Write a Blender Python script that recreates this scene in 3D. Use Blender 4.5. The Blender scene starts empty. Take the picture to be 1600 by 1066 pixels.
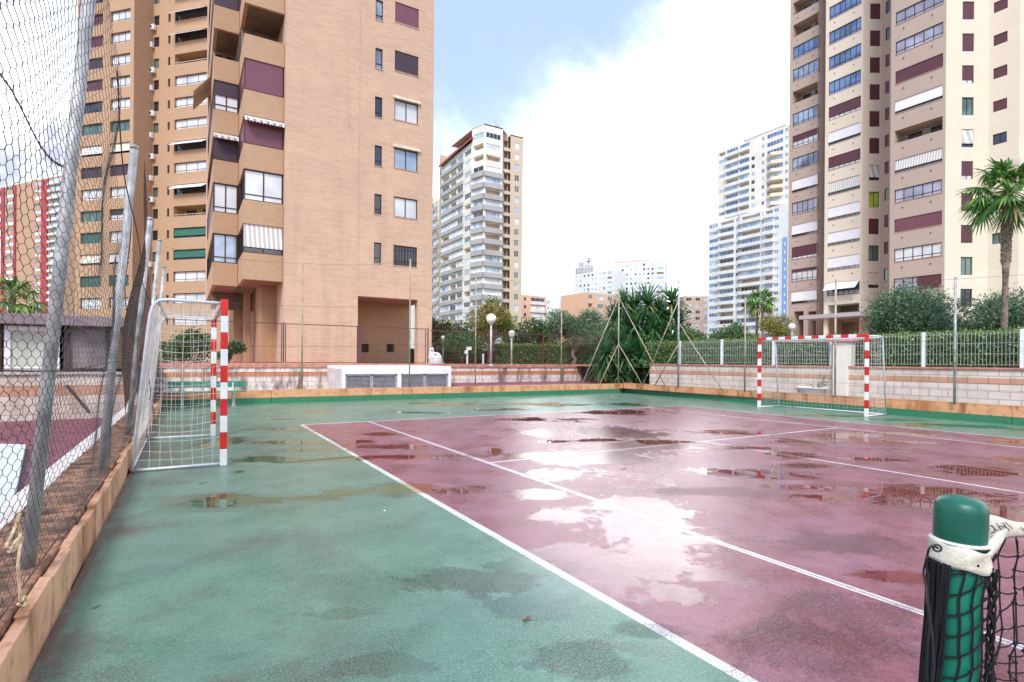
import bpy, math, random
import numpy as np
from mathutils import Matrix, Vector
random.seed(7); RNG = np.random.default_rng(7)
scene = bpy.context.scene
col = scene.collection

# ------------------------------------------------------------------ camera
CAM = np.array([-2.0436, -11.8166, 1.3387]); YAW, ROLL = .5361, .0076
FPX, PPX, PPY = 857.92, 800.0, 563.82
_c, _s = math.cos(YAW), math.sin(YAW)
FW = np.array([_s, _c, 0.]); RT0 = np.array([_c, -_s, 0.]); UP0 = np.array([0, 0, 1.])
RT = RT0*math.cos(ROLL) + UP0*math.sin(ROLL); UPV = -RT0*math.sin(ROLL) + UP0*math.cos(ROLL)
cd = bpy.data.cameras.new("camera"); cam = bpy.data.objects.new("camera", cd); col.objects.link(cam)
cd.sensor_width = 36; cd.lens = 36*FPX/1600; cd.shift_y = (PPY-533)/1600; cd.clip_start = .05; cd.clip_end = 6000
cam.matrix_world = Matrix(((RT[0], UPV[0], -FW[0], CAM[0]), (RT[1], UPV[1], -FW[1], CAM[1]), (RT[2], UPV[2], -FW[2], CAM[2]), (0, 0, 0, 1)))
scene.camera = cam

# design helpers: rays of the surveyed photograph, used to measure where things stand
def ray(px, py):
    return FW + RT*((px-PPX)/FPX) - UPV*((py-PPY)/FPX)
def at(px, py, d):            # point at a given distance along the view axis
    return CAM + ray(px, py)*d
def onz(px, py, z=0.):
    r = ray(px, py); return CAM + r*((z-CAM[2])/r[2])
def onX(px, X, py=560):
    r = ray(px, py); return CAM + r*((X-CAM[0])/r[0])
def onY(px, Y, py=560):
    r = ray(px, py); return CAM + r*((Y-CAM[1])/r[1])

# ------------------------------------------------------------------ mesh building
WL = {}
class MB:
    def __init__(s): s.v = []; s.f = []; s.m = []; s.uv = []; s.n = 0
    def add(s, vs, fs, mat=0, uvs=None):
        b = s.n; s.v += [tuple(map(float, p)) for p in vs]; s.n += len(vs)
        for i, f in enumerate(fs):
            s.f.append([b+k for k in f]); s.m.append(mat if not isinstance(mat, (list, tuple, np.ndarray)) else int(mat[i]))
            s.uv.append(None if uvs is None else uvs[i])
        return s
    def quad(s, a, b, c, d, mat=0, uv=None): return s.add([a, b, c, d], [(0, 1, 2, 3)], mat, None if uv is None else [uv])
    def obox(s, O, A, B, C, mat=0):   # corner O, edge vectors A,B,C
        O, A, B, C = (np.asarray(q, float) for q in (O, A, B, C))
        p = [O, O+A, O+A+B, O+B]; p += [q+C for q in p]
        fs = [(0, 3, 2, 1), (4, 5, 6, 7), (0, 1, 5, 4), (1, 2, 6, 5), (2, 3, 7, 6), (3, 0, 4, 7)]
        if np.dot(np.cross(A, B), C) < 0: fs = [f[::-1] for f in fs]
        la, lb, lc = (float(np.linalg.norm(q)) for q in (A, B, C))
        uv = []
        for (x, y) in ((lb, la), (la, lb), (la, lc), (lb, lc), (la, lc), (lb, lc)):
            q = [(0, 0), (x, 0), (x, y), (0, y)]; uv.append(q)
        return s.add(p, fs, mat, uv)
    def box(s, x0, x1, y0, y1, z0, z1, mat=0): return s.obox((x0, y0, z0), (x1-x0, 0, 0), (0, y1-y0, 0), (0, 0, z1-z0), mat)
    def bar(s, a, b, w, h=None, mat=0):
        a, b = np.asarray(a, float), np.asarray(b, float); h = h or w
        d = b-a; d /= np.linalg.norm(d); q = np.array([0, 0, 1.]) if abs(d[2]) < .95 else np.array([1., 0, 0])
        x = np.cross(d, q); x /= np.linalg.norm(x); y = np.cross(x, d)
        return s.obox(a-x*w/2-y*h/2, x*w, y*h, b-a, mat)
    def tube(s, pts, r, n=6, mat=0, caps=True, closed=False):
        P = np.asarray(pts, float); m = len(P); R = np.full(m, r) if np.isscalar(r) else np.asarray(r, float)
        T = np.roll(P, -1, 0)-np.roll(P, 1, 0) if closed else np.gradient(P, axis=0)
        T /= np.maximum(np.linalg.norm(T, axis=1, keepdims=True), 1e-9)
        q = np.array([0, 0, 1.]) if abs(T[0][2]) < .9 else np.array([1., 0, 0])
        x = np.cross(T[0], q); x /= np.linalg.norm(x); vs = []
        a = np.arange(n)*2*math.pi/n; ca, sa = np.cos(a)[:, None], np.sin(a)[:, None]
        for i in range(m):
            x = x-T[i]*np.dot(x, T[i]); x /= max(np.linalg.norm(x), 1e-9); y = np.cross(T[i], x)
            vs += list(P[i]+R[i]*(ca*x+sa*y))
        fs = []
        for i in range(m if closed else m-1):
            j = (i+1) % m
            for k in range(n):
                l = (k+1) % n; fs.append((i*n+k, i*n+l, j*n+l, j*n+k))
        if caps and not closed: fs += [tuple(range(n))[::-1], tuple(range((m-1)*n, m*n))]
        return s.add(vs, fs, mat)
    def lathe(s, O, prof, n=16, mat=0):   # prof: list of (r,z)
        O = np.asarray(O, float); vs = []; fs = []
        for r, z in prof:
            for k in range(n):
                a = 2*math.pi*k/n; vs.append(O+np.array([r*math.cos(a), r*math.sin(a), z]))
        for i in range(len(prof)-1):
            for k in range(n):
                l = (k+1) % n; fs.append((i*n+k, i*n+l, (i+1)*n+l, (i+1)*n+k))
        fs += [tuple(range(n))[::-1], tuple(range((len(prof)-1)*n, len(prof)*n))]
        return s.add(vs, fs, mat)
    def ball(s, O, r, n=16, mat=0, sq=1.):
        return s.lathe(O, [(r*math.cos(t)+1e-4, r*sq*math.sin(t)) for t in np.linspace(-math.pi/2, math.pi/2, n//2+1)], n, mat)
    def arrays(s, V, F, mat):     # bulk numpy
        b = s.n; s.v += [tuple(p) for p in V.tolist()]; s.n += len(V)
        s.f += (F+b).tolist(); s.m += list(map(int, mat)) if hasattr(mat, '__len__') else [mat]*len(F); s.uv += [None]*len(F)
        return s
    def build(s, name, mats, parent=None, origin=None, smooth=False, bevel=0):
        me = bpy.data.meshes.new(name)
        o3 = np.zeros(3)
        if parent is not None: o3 = np.asarray(WL[parent.name], float)
        elif origin is not None: o3 = np.asarray(origin, float)
        V = np.asarray(s.v, float)-o3
        me.from_pydata(V.tolist(), [], s.f)
        if not isinstance(mats, (list, tuple)): mats = [mats]
        for m in mats: me.materials.append(MAT[m] if isinstance(m, str) else m)
        if max(s.m, default=0) > 0: me.polygons.foreach_set('material_index', np.asarray(s.m, np.int32))
        if any(u is not None for u in s.uv):
            lay = me.uv_layers.new(name='UVMap'); flat = []
            for f, u in zip(s.f, s.uv): flat += [c for q in (u if u is not None else [(0, 0)]*len(f)) for c in q]
            lay.data.foreach_set('uv', np.asarray(flat, np.float32))
        if smooth: me.polygons.foreach_set('use_smooth', np.ones(len(me.polygons), bool))
        me.update()
        ob = bpy.data.objects.new(name, me); col.objects.link(ob)
        if bevel:
            md = ob.modifiers.new('bevel', 'BEVEL'); md.width = bevel; md.segments = 2; md.limit_method = 'ANGLE'
        if parent is not None: ob.parent = parent; WL[ob.name] = o3
        else: ob.location = o3; WL[ob.name] = o3
        return ob
def tag(o, label=None, cat=None, group=None, kind=None):
    if label: o['label'] = label
    if cat: o['category'] = cat
    if group: o['group'] = group
    if kind: o['kind'] = kind
    return o
def thing(name, label, cat, loc, group=None):
    o = bpy.data.objects.new(name, None); col.objects.link(o); o.location = tuple(map(float, loc)); o.empty_display_size = .2
    WL[o.name] = np.asarray(loc, float); return tag(o, label, cat, group)
def dup(root, loc, rotz=0., label=None, group=None, scale=None):
    def cp(o, par):
        c = o.copy(); col.objects.link(c); WL[c.name] = np.asarray(loc, float)
        if par: c.parent = par
        for ch in o.children: cp(ch, c)
        return c
    r = cp(root, None); r.location = tuple(map(float, loc)); r.rotation_euler = (0, 0, rotz)
    if scale: r.scale = (scale,)*3
    if label: r['label'] = label
    if group: r['group'] = group
    return r

# ------------------------------------------------------------------ materials
MAT = {}
def nt(name):
    m = bpy.data.materials.new(name); m.use_nodes = True; t = m.node_tree; MAT[name] = m
    return m, t, t.nodes['Principled BSDF']
def node(t, typ, **kw):
    n = t.nodes.new(typ)
    for k, v in kw.items():
        if k in n.inputs: n.inputs[k].default_value = v
        else: setattr(n, k, v)
    return n
def mth(t, op, a, b=None, c=None, clamp=False):
    n = t.nodes.new('ShaderNodeMath'); n.operation = op; n.use_clamp = clamp
    for i, q in enumerate((a, b, c)):
        if q is None: continue
        if isinstance(q, (int, float)): n.inputs[i].default_value = q
        else: t.links.new(q, n.inputs[i])
    return n.outputs[0]
def mix(t, f, a, b):
    n = t.nodes.new('ShaderNodeMix'); n.data_type = 'RGBA'
    for s_, q in ((n.inputs[0], f), (n.inputs[6], a), (n.inputs[7], b)):
        if isinstance(q, (int, float)): s_.default_value = q
        elif isinstance(q, (tuple, list)): s_.default_value = (*q[:3], 1)
        else: t.links.new(q, s_)
    return n.outputs[2]
def ramp(t, x, p0, p1):
    n = t.nodes.new('ShaderNodeMapRange'); n.interpolation_type = 'SMOOTHSTEP'
    t.links.new(x, n.inputs[0]); n.inputs[1].default_value = p0; n.inputs[2].default_value = p1
    return n.outputs[0]
def noise(t, vec, scale, detail=4, rough=.55, dist=0.):
    n = t.nodes.new('ShaderNodeTexNoise'); n.inputs['Scale'].default_value = scale; n.inputs['Detail'].default_value = detail
    n.inputs['Roughness'].default_value = rough; n.inputs['Distortion'].default_value = dist
    if vec is not None: t.links.new(vec, n.inputs['Vector'])
    return n.outputs[0]
def vmap(t, vec, sc):
    n = t.nodes.new('ShaderNodeMapping'); n.inputs['Scale'].default_value = sc; t.links.new(vec, n.inputs[0]); return n.outputs[0]
def bumpn(t, b, h, strength, dist=.01):
    n = t.nodes.new('ShaderNodeBump'); n.inputs['Strength'].default_value = strength; n.inputs['Distance'].default_value = dist
    t.links.new(h, n.inputs['Height']); t.links.new(n.outputs[0], b.inputs['Normal'])
def geo(t): return t.nodes.new('ShaderNodeNewGeometry').outputs['Position']
def M(name, c, rough=.7, var=.12, scale=6., metal=0., bump=0., spec=.5, streak=False, dirt=None, dirtamt=.0):
    m, t, b = nt(name); p = geo(t)
    v = vmap(t, p, (1, 1, .18)) if streak else p
    f = noise(t, v, scale, 5)
    lo = tuple(max(0, q*(1-var*1.6)) for q in c); hi = tuple(min(1, q*(1+var*1.3)) for q in c)
    cc = mix(t, ramp(t, f, .3, .7), lo, hi)
    if dirt is not None:
        g = noise(t, vmap(t, p, (1, 1, .25)), scale*.35, 6, .65)
        cc = mix(t, mth(t, 'MULTIPLY', ramp(t, g, .5, .72), dirtamt), cc, dirt)
    t.links.new(cc, b.inputs['Base Color']); b.inputs['Roughness'].default_value = rough; b.inputs['Metallic'].default_value = metal
    b.inputs['Specular IOR Level'].default_value = spec
    if bump: bumpn(t, b, noise(t, p, scale*6, 3), bump)
    return m
def brick(name, c1, c2, mortar, bw=.26, bh=.07, ms=.008, rough=.85, big=.12, streaks=0., bump=.3, dirt=(.2, .13, .09)):
    m, t, b = nt(name); uv = t.nodes.new('ShaderNodeUVMap').outputs[0]; p = geo(t)
    n = t.nodes.new('ShaderNodeTexBrick'); t.links.new(uv, n.inputs['Vector'])
    n.inputs['Color1'].default_value = (*c1, 1); n.inputs['Color2'].default_value = (*c2, 1); n.inputs['Mortar'].default_value = (*mortar, 1)
    n.inputs['Scale'].default_value = 1; n.inputs['Mortar Size'].default_value = ms; n.inputs['Brick Width'].default_value = bw; n.inputs['Row Height'].default_value = bh
    n.inputs['Mortar Smooth'].default_value = .3; n.inputs['Bias'].default_value = 0
    f = noise(t, p, .55, 6, .6); g = noise(t, vmap(t, p, (1, 1, 6)), 1.3, 4, .6)
    c = mix(t, mth(t, 'MULTIPLY', ramp(t, f, .35, .7), big*1.6), n.outputs[0], tuple(min(1, q*1.45) for q in c1))
    c = mix(t, mth(t, 'MULTIPLY', ramp(t, g, .4, .75), big*2), c, tuple(q*.72 for q in c2))
    if streaks:
        h = noise(t, vmap(t, p, (1, 1, .12)), 1.6, 5, .65)
        c = mix(t, mth(t, 'MULTIPLY', ramp(t, h, .52, .75), streaks), c, dirt)
    t.links.new(c, b.inputs['Base Color']); b.inputs['Roughness'].default_value = rough
    bumpn(t, b, n.outputs[1], -bump, .01); return m
def glass(name, c, rough=.06, spec=.8, var=.3):
    m, t, b = nt(name); p = geo(t)
    f = noise(t, p, .45, 2)
    t.links.new(mix(t, ramp(t, f, .35, .65), tuple(q*(1-var) for q in c), tuple(min(1, q*(1+var)) for q in c)), b.inputs['Base Color'])
    b.inputs['Roughness'].default_value = rough; b.inputs['Specular IOR Level'].default_value = spec
    return m
def slats(name, c, n=22., rough=.6, axis=2, dark=.75, amt=1.):
    m, t, b = nt(name); p = geo(t); s = t.nodes.new('ShaderNodeSeparateXYZ'); t.links.new(p, s.inputs[0])
    w = mth(t, 'FRACT', mth(t, 'MULTIPLY', s.outputs[axis], n))
    k = mth(t, 'MULTIPLY', mth(t, 'LESS_THAN', w, .22), amt)
    f = noise(t, p, .8, 2)
    cc = mix(t, k, mix(t, f, tuple(q*.85 for q in c), tuple(min(1, q*1.15) for q in c)), tuple(q*dark for q in c))
    t.links.new(cc, b.inputs['Base Color']); b.inputs['Roughness'].default_value = rough; return m
def stripes(name, c1, c2, n=9.):
    m, t, b = nt(name); p = geo(t); s = t.nodes.new('ShaderNodeSeparateXYZ'); t.links.new(p, s.inputs[0])
    w = mth(t, 'FRACT', mth(t, 'MULTIPLY', mth(t, 'ADD', s.outputs[0], mth(t, 'MULTIPLY', s.outputs[1], 1.0)), n))
    t.links.new(mix(t, ramp(t, w, .42, .58), c1, c2), b.inputs['Base Color']); b.inputs['Roughness'].default_value = .85; return m
def leaf(name, c, rough=.5, trans=.25, var=.35):
    m, t, b = nt(name)
    oi = t.nodes.new('ShaderNodeNewGeometry')
    r = oi.outputs['Random Per Island']
    cc = mix(t, r, tuple(q*(1-var) for q in c), tuple(min(1, q*(1+var)) for q in c))
    t.links.new(cc, b.inputs['Base Color']); b.inputs['Roughness'].default_value = rough; b.inputs['Specular IOR Level'].default_value = .35
    tr = t.nodes.new('ShaderNodeBsdfTranslucent'); t.links.new(cc, tr.inputs[0])
    ms = t.nodes.new('ShaderNodeMixShader'); ms.inputs[0].default_value = trans
    t.links.new(b.outputs[0], ms.inputs[1]); t.links.new(tr.outputs[0], ms.inputs[2])
    t.links.new(ms.outputs[0], t.nodes['Material Output'].inputs[0]); return m

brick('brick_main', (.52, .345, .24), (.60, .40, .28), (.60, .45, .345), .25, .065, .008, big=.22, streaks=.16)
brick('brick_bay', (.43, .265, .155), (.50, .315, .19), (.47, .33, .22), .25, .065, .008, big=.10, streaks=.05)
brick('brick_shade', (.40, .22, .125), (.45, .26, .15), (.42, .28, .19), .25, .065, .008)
brick('brick_left', (.46, .285, .17), (.51, .32, .195), (.47, .32, .21), .3, .12, .012, big=.08)
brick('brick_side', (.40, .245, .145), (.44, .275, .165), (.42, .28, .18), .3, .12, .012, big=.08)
brick('brick_mauve', (.465, .36, .295), (.495, .385, .32), (.5, .40, .34), .35, .14, .012, big=.06, bump=.1)
brick('brick_cream', (.75, .65, .52), (.78, .68, .55), (.70, .59, .45), 30., 1.45, .02, big=.05, bump=.1)
brick('brick_tan', (.62, .49, .36), (.66, .52, .39), (.6, .48, .36), .4, .2, .015, big=.05, bump=.1)
brick('brick_orange', (.72, .45, .31), (.75, .48, .34), (.7, .48, .36), .4, .2, .015, big=.05, bump=.1)
brick('brick_pinkred', (.52, .30, .20), (.56, .33, .22), (.52, .33, .24), .4, .2, .015, big=.05, bump=.1)
M('render_cream', (.78, .68, .55), .85, .05, .3); M('render_white', (.74, .74, .74), .85, .05, .3)
M('render_grey', (.44, .42, .43), .85, .06, .3); M('render_pink', (.66, .47, .40), .85, .05, .3)
M('render_ivory', (.80, .755, .675), .85, .05, .3); M('paint_red', (.45, .05, .06), .7, .1, .3)
M('soffit', (.30, .145, .125), .8, .08, 2.); M('soffit_dark', (.17, .125, .09), .85, .1, 2.); M('lintel', (.42, .22, .18), .8, .06, 2.)  # soffit_dark: shading under the open upper balconies put into its colour
M('sill', (.55, .38, .27), .8, .1, 3.)
M('frame_dark', (.035, .018, .018), .4, .2, 2.); M('frame_white', (.8, .8, .8), .5, .05, 2.); M('frame_bronze', (.06, .04, .03), .4, .2, 2.)
glass('glass_sky', (.28, .36, .48), .05, 1., .5); glass('glass_dark', (.025, .03, .04), .05, 1.); glass('glass_curtain_sky', (.66, .68, .70), .15, .6, .15)  # sky reflection painted into the glass colour; the light panes stand for curtains too
glass('glass_blue', (.12, .20, .38), .06, 1., .4); glass('glass_pale', (.40, .52, .68), .1, .8, .3); glass('glass_lilac', (.36, .36, .46), .1, .8, .25); glass('glass_green', (.10, .17, .14), .08, .8); glass('glass_lime', (.35, .45, .05), .2, .4)  # glass_pale: bright reflections painted into its base colour
slats('shutter_maroon', (.115, .032, .045), 22., .45); slats('shutter_plum', (.19, .065, .095), 22., .4); slats('shutter_dark', (.055, .03, .045), 22., .45)
slats('shutter_white', (.75, .75, .76), 20., .5, dark=.85); slats('shutter_green', (.05, .13, .10), 18.)
M('awning_white', (.80, .79, .80), .85, .04, 2.); M('awning_green', (.03, .14, .11), .85, .1, 2.); M('awning_cream', (.72, .66, .54), .85, .06, 2.); M('awning_blue', (.25, .38, .70), .85, .08, 2.)
stripes('awning_stripe', (.78, .76, .74), (.36, .33, .30), 3.2)
stripes('awning_stripe_fine', (.78, .77, .74), (.50, .48, .46), 4.4)
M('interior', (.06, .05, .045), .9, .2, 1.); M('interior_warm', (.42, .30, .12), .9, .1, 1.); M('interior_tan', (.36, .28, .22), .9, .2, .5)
M('ac_white', (.78, .78, .76), .5, .05, 4.); M('ac_dark', (.05, .05, .05), .6, .1, 4.)
M('roof_red', (.33, .05, .07), .6, .1, 1.)
M('galv', (.40, .41, .41), .6, .22, 7., .35, .1, dirt=(.20, .17, .14), dirtamt=.5); M('galv_pale', (.50, .51, .52), .5, .12, 9., .4)
M('pole_tan', (.44, .37, .28), .6, .2, 5., .3, dirt=(.25, .13, .06), dirtamt=.7); M('wire_dark', (.075, .07, .07), .6, .3, 20., .4); M('wire_rust', (.10, .05, .03), .8, .4, 9.)
M('paint_white', (.80, .80, .79), .35, .05, 9., dirt=(.5, .46, .4), dirtamt=.35); M('stripe_red', (.62, .012, .012), .32, .12, 7.); M('paint_goalframe', (.68, .70, .73), .4, .08, 9., dirt=(.3, .22, .16), dirtamt=.35)
M('net_white', (.70, .67, .62), .9, .12, 5.); M('net_black', (.006, .006, .009), .95, .3, 20.); M('cord_black', (.014, .014, .018), .6, .3, 20.)
M('post_green', (.005, .15, .10), .4, .15, 7., dirt=(.02, .09, .07), dirtamt=.4); M('cap_green', (.003, .105, .065), .42, .16, 14., dirt=(.03, .2, .13), dirtamt=.4); M('canvas', (.66, .61, .52), .9, .09, 30., bump=.2, dirt=(.42, .33, .22), dirtamt=.5)
M('ink', (.02, .02, .03), .6, .2, 9.)
M('bench_green', (.05, .25, .17), .45, .14, 6., dirt=(.2, .2, .15), dirtamt=.4); M('steel_grey', (.45, .46, .47), .45, .1, 8., .5)
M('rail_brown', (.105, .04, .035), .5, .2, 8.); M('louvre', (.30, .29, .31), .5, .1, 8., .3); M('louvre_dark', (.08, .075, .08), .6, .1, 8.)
M('box_white', (.80, .79, .77), .8, .05, 2., dirt=(.5, .44, .38), dirtamt=.25); M('box_side', (.62, .55, .52), .8, .1, 3., dirt=(.35, .28, .25), dirtamt=.5)
M('terracotta', (.52, .22, .15), .75, .15, 5., bump=.15); M('paving', (.46, .27, .20), .8, .15, 2.); M('concrete', (.42, .40, .39), .85, .12, 3., bump=.15, dirt=(.2, .17, .15), dirtamt=.5)
M('earth', (.16, .12, .08), .95, .3, 2.); M('grass', (.07, .12, .03), .95, .3, 3.); M('asphalt', (.06, .06, .06), .9, .2, 3.)
M('globe', (.86, .85, .82), .3, .03, 3.); M('lamp_pole', (.50, .51, .50), .5, .1, 5., .4)
M('statue_white', (.80, .79, .80), .5, .04, 3.); M('fence_bar', (.47, .53, .49), .5, .06, 4.); M('fence_white', (.78, .80, .80), .4, .06, 4.)
M('bark', (.16, .105, .07), .95, .35, 7., bump=.5); M('bark_grey', (.20, .165, .13), .95, .3, 6., bump=.5); M('bark_palm', (.20, .15, .12), .95, .35, 9., bump=.6); M('bark_palm_top', (.28, .22, .17), .95, .4, 14., bump=.6)
M('panel_beige', (.50, .50, .42), .7, .1, 1.5); M('panel_grey', (.20, .165, .165), .8, .25, 2.); M('slab_grey', (.235, .185, .195), .85, .12, 2.); M('post_dark', (.06, .035, .03), .7, .2, 3.)
M('board_blue', (.62, .70, .80), .55, .08, 4.); M('tarp_blue', (.17, .19, .42), .5, .3, 9.); M('rope', (.60, .44, .27), .95, .2, 30.)
M('maroon_dull', (.20, .055, .075), .55, .16, 2.5, dirt=(.11, .03, .04), dirtamt=.6); M('drain_black', (.01, .01, .01), .6, .1, 9.); M('pot_white', (.76, .75, .72), .6, .06, 6.)
M('leaf_litter', (.20, .09, .04), .8, .3, 20.)
for nm, c in (('g_dark', (.028, .062, .024)), ('g_mid', (.05, .105, .03)), ('g_light', (.095, .165, .045)), ('g_olive', (.115, .12, .028)), ('g_yellow', (.24, .20, .045)),
              ('g_grey', (.075, .12, .07)), ('g_greyd', (.04, .075, .045)), ('g_greyl', (.13, .18, .105)), ('g_palm', (.06, .15, .04)), ('g_palml', (.14, .27, .055)), ('g_blade', (.045, .125, .05)), ('g_bladel', (.09, .20, .08)),
              ('g_bladey', (.22, .22, .06)), ('g_hedge', (.06, .10, .028)), ('g_hedgel', (.13, .18, .05)), ('g_dead', (.30, .21, .12)), ('g_brown', (.13, .085, .03))):
    leaf(nm, tuple(min(.6, q*(1.9 if 'grey' in nm or nm in ('g_greyd', 'g_greyl') else 1.45)) for q in c))
# ------------------------------------------------------------------ sky and sun
SUN_EL, SUN_AZ = math.radians(48), math.radians(222)     # azimuth from +Y towards +X
w = bpy.data.worlds.new("World"); scene.world = w; w.use_nodes = True; t = w.node_tree
bg = t.nodes['Background']; SKY = .1
sky = t.nodes.new('ShaderNodeTexSky'); sky.sky_type = 'NISHITA'; sky.sun_disc = False
sky.sun_elevation = SUN_EL; sky.sun_rotation = SUN_AZ; sky.air_density = 1.; sky.dust_density = 1.2; sky.ozone_density = 1.2
tc = t.nodes.new('ShaderNodeTexCoord').outputs['Generated']
def unit(v): v = np.asarray(v, float); return v/np.linalg.norm(v)
d1, d2 = unit(ray(690, 205)), unit(ray(985, 10))
nrm = unit(np.cross(d1, d2))
if nrm @ unit(ray(1000, 300)) < 0: nrm = -nrm
dt = t.nodes.new('ShaderNodeVectorMath'); dt.operation = 'DOT_PRODUCT'; t.links.new(tc, dt.inputs[0]); dt.inputs[1].default_value = nrm
n1 = noise(t, tc, 2.6, 10, .66, .5); n2 = noise(t, tc, 1.6, 6, .6); n3 = noise(t, tc, 9, 7, .6)
f = mth(t, 'ADD', mth(t, 'MULTIPLY', dt.outputs['Value'], 2.2), mth(t, 'MULTIPLY', mth(t, 'SUBTRACT', n1, .5), 1.15))
# a second bank of cloud, low in the west (left)
sx = t.nodes.new('ShaderNodeSeparateXYZ'); t.links.new(tc, sx.inputs[0])
d3 = unit(ray(40, 260)); dl = t.nodes.new('ShaderNodeVectorMath'); dl.operation = 'DOT_PRODUCT'; t.links.new(tc, dl.inputs[0]); dl.inputs[1].default_value = d3
g = mth(t, 'ADD', mth(t, 'MULTIPLY', mth(t, 'SUBTRACT', dl.outputs['Value'], .955), 6.), mth(t, 'MULTIPLY', mth(t, 'SUBTRACT', n1, .5), 1.2))
low = mth(t, 'MULTIPLY', mth(t, 'SUBTRACT', .30, sx.outputs[2]), 1.6)
g2 = mth(t, 'ADD', low, mth(t, 'MULTIPLY', mth(t, 'SUBTRACT', n2, .5), .9))
back = mth(t, 'ADD', mth(t, 'MULTIPLY', mth(t, 'SUBTRACT', n2, .52), 3.), 0.)
mask = mth(t, 'MAXIMUM', mth(t, 'POWER', ramp(t, f, -.32, .62), 2.1), mth(t, 'MAXIMUM', ramp(t, g, -.1, .5), mth(t, 'MULTIPLY', ramp(t, g2, -.05, .35), .9)))
shade = mix(t, ramp(t, mth(t, 'ADD', n3, mth(t, 'MULTIPLY', mth(t, 'SUBTRACT', n2, .5), 1.2)), .38, .62), (4.5, 4.7, 5.15), (16.5, 16.5, 16.6))
gd = unit(ray(985, 330)); gl_ = t.nodes.new('ShaderNodeVectorMath'); gl_.operation = 'DOT_PRODUCT'; t.links.new(tc, gl_.inputs[0]); gl_.inputs[1].default_value = gd
glow = ramp(t, gl_.outputs['Value'], .74, .97); shade = mix(t, glow, shade, (37., 37., 36.5))
veil = mix(t, .5, sky.outputs[0], (5.6, 7.1, 11.0))
hs = t.nodes.new('ShaderNodeMix'); hs.data_type = 'RGBA'
t.links.new(mix(t, mask, veil, shade), bg.inputs[0]); bg.inputs[1].default_value = SKY
sd = bpy.data.lights.new("sun", 'SUN'); sd.energy = 2.1; sd.angle = math.radians(20); sd.color = (1., .95, .87)
so = bpy.data.objects.new("sun", sd); col.objects.link(so)
sv = Vector((math.sin(SUN_AZ)*math.cos(SUN_EL), math.cos(SUN_AZ)*math.cos(SUN_EL), math.sin(SUN_EL)))
so.rotation_euler = sv.to_track_quat('Z', 'Y').to_euler(); so.location = (0, 0, 60)
scene.view_settings.view_transform = 'Standard'; scene.view_settings.look = 'None'; scene.view_settings.exposure = .76; scene.view_settings.gamma = 1
scene.cycles.max_bounces = 6; scene.cycles.transparent_max_bounces = 8; scene.cycles.caustics_reflective = False; scene.cycles.caustics_refractive = False

# ------------------------------------------------------------------ the court (one sheet; wet film and puddles are attributes)
PUD = [(340,783,42,9),(400,781,70,7),(480,779,60,6),(550,770,50,6),(620,765,45,10),(445,692,80,3.5),(520,705,70,4),(440,718,95,5),(372,738,11,3),(320,754,9,3),(540,716,60,4),
 (352,690,42,7),(430,671,60,2.5),(500,644,40,1.6),(650,645,60,2),(420,655,40,2),(530,674,40,4),(590,679,26,3.4),(615,697,70,5),(560,690,30,4),(640,714,100,4.5),(700,718,60,3),(705,768,55,6),(650,760,40,4),(740,762,30,4),
 (773,704,14,5),(830,655,50,3),(885,656,40,3.5),(950,645,50,3.5),(985,643,24,3),(1005,690,60,5),(950,688,40,3),(1160,677,70,3.5),(1125,676,30,3),(1180,736,80,6),(1250,728,50,5),(1130,742,28,4),(1210,745,70,5),
 (1265,690,70,7),(1330,680,70,6),(1390,690,60,6),(1240,711,40,5),(1430,678,50,3),(1420,772,150,20),(1490,785,120,20),(1570,800,90,26),(1340,765,70,9),(1290,778,80,8),(1230,760,40,4),
 (1530,737,90,9),(1595,722,40,9),(1360,718,50,4),(1450,664,60,3.5),(1545,668,45,4),(1390,656,40,3),(1290,650,60,2),(700,632,80,2.4),(860,632,70,3),(985,632,45,2.6),(1040,641,30,2),(770,640,50,2),(148,949,7,2.5),(1590,690,50,3),
 (1420,705,60,4),(1180,700,40,3),(860,690,24,2),(1330,930,70,16),(1400,905,60,14)]
FILM = [(1000,835,110,60),(950,875,120,38),(880,805,60,16),(900,905,120,38),(1060,930,70,16),(980,790,100,14),(1020,865,90,38),(1120,900,60,16),(850,775,60,10),(1120,845,120,9),(1040,800,60,9),
 (740,905,110,26),(830,945,70,22),(1010,1015,60,16),(800,885,60,12),(960,740,90,16),(900,715,120,14),(1020,700,120,12),(940,675,130,10),(880,740,70,10),(1220,985,120,16),(620,1040,90,18),(520,960,60,10),(850,1040,70,10)]
xs = np.concatenate([np.arange(-2.6, 14.15, .05), [14.15]]); ys = np.concatenate([np.arange(-26, -12.5, .5), np.arange(-12.5, 6.2, .05)])
GX, GY = np.meshgrid(xs, ys); nx, ny = len(xs), len(ys)
def field(lst):
    out = np.full(GX.shape, -1.)
    for (px, py, rx, ry) in lst:
        c = onz(px, py); d = (c-CAM) @ FW
        a = rx*d/FPX; b = abs((onz(px, py-ry)-onz(px, py+ry)) @ FW)/2
        dx, dy = GX-c[0], GY-c[1]
        la = (dx*RT0[0]+dy*RT0[1])/a; de = (dx*FW[0]+dy*FW[1])/b
        out = np.maximum(out, 1-np.sqrt(la*la+de*de))
    return out
P_, F_ = field(PUD), field(FILM); D_ = field([(1260, 1005, 150, 45), (1340, 955, 100, 25), (745, 905, 125, 22), (905, 1030, 70, 28), (1010, 985, 50, 14), (1130, 770, 90, 8), (1330, 850, 120, 16)])
me = bpy.data.meshes.new('court_ground')
V = np.stack([GX, GY, np.zeros_like(GX)], -1).reshape(-1, 3)
i = np.arange((ny-1)*(nx-1)); r_, c_ = i//(nx-1), i % (nx-1); a_ = r_*nx+c_
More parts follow.
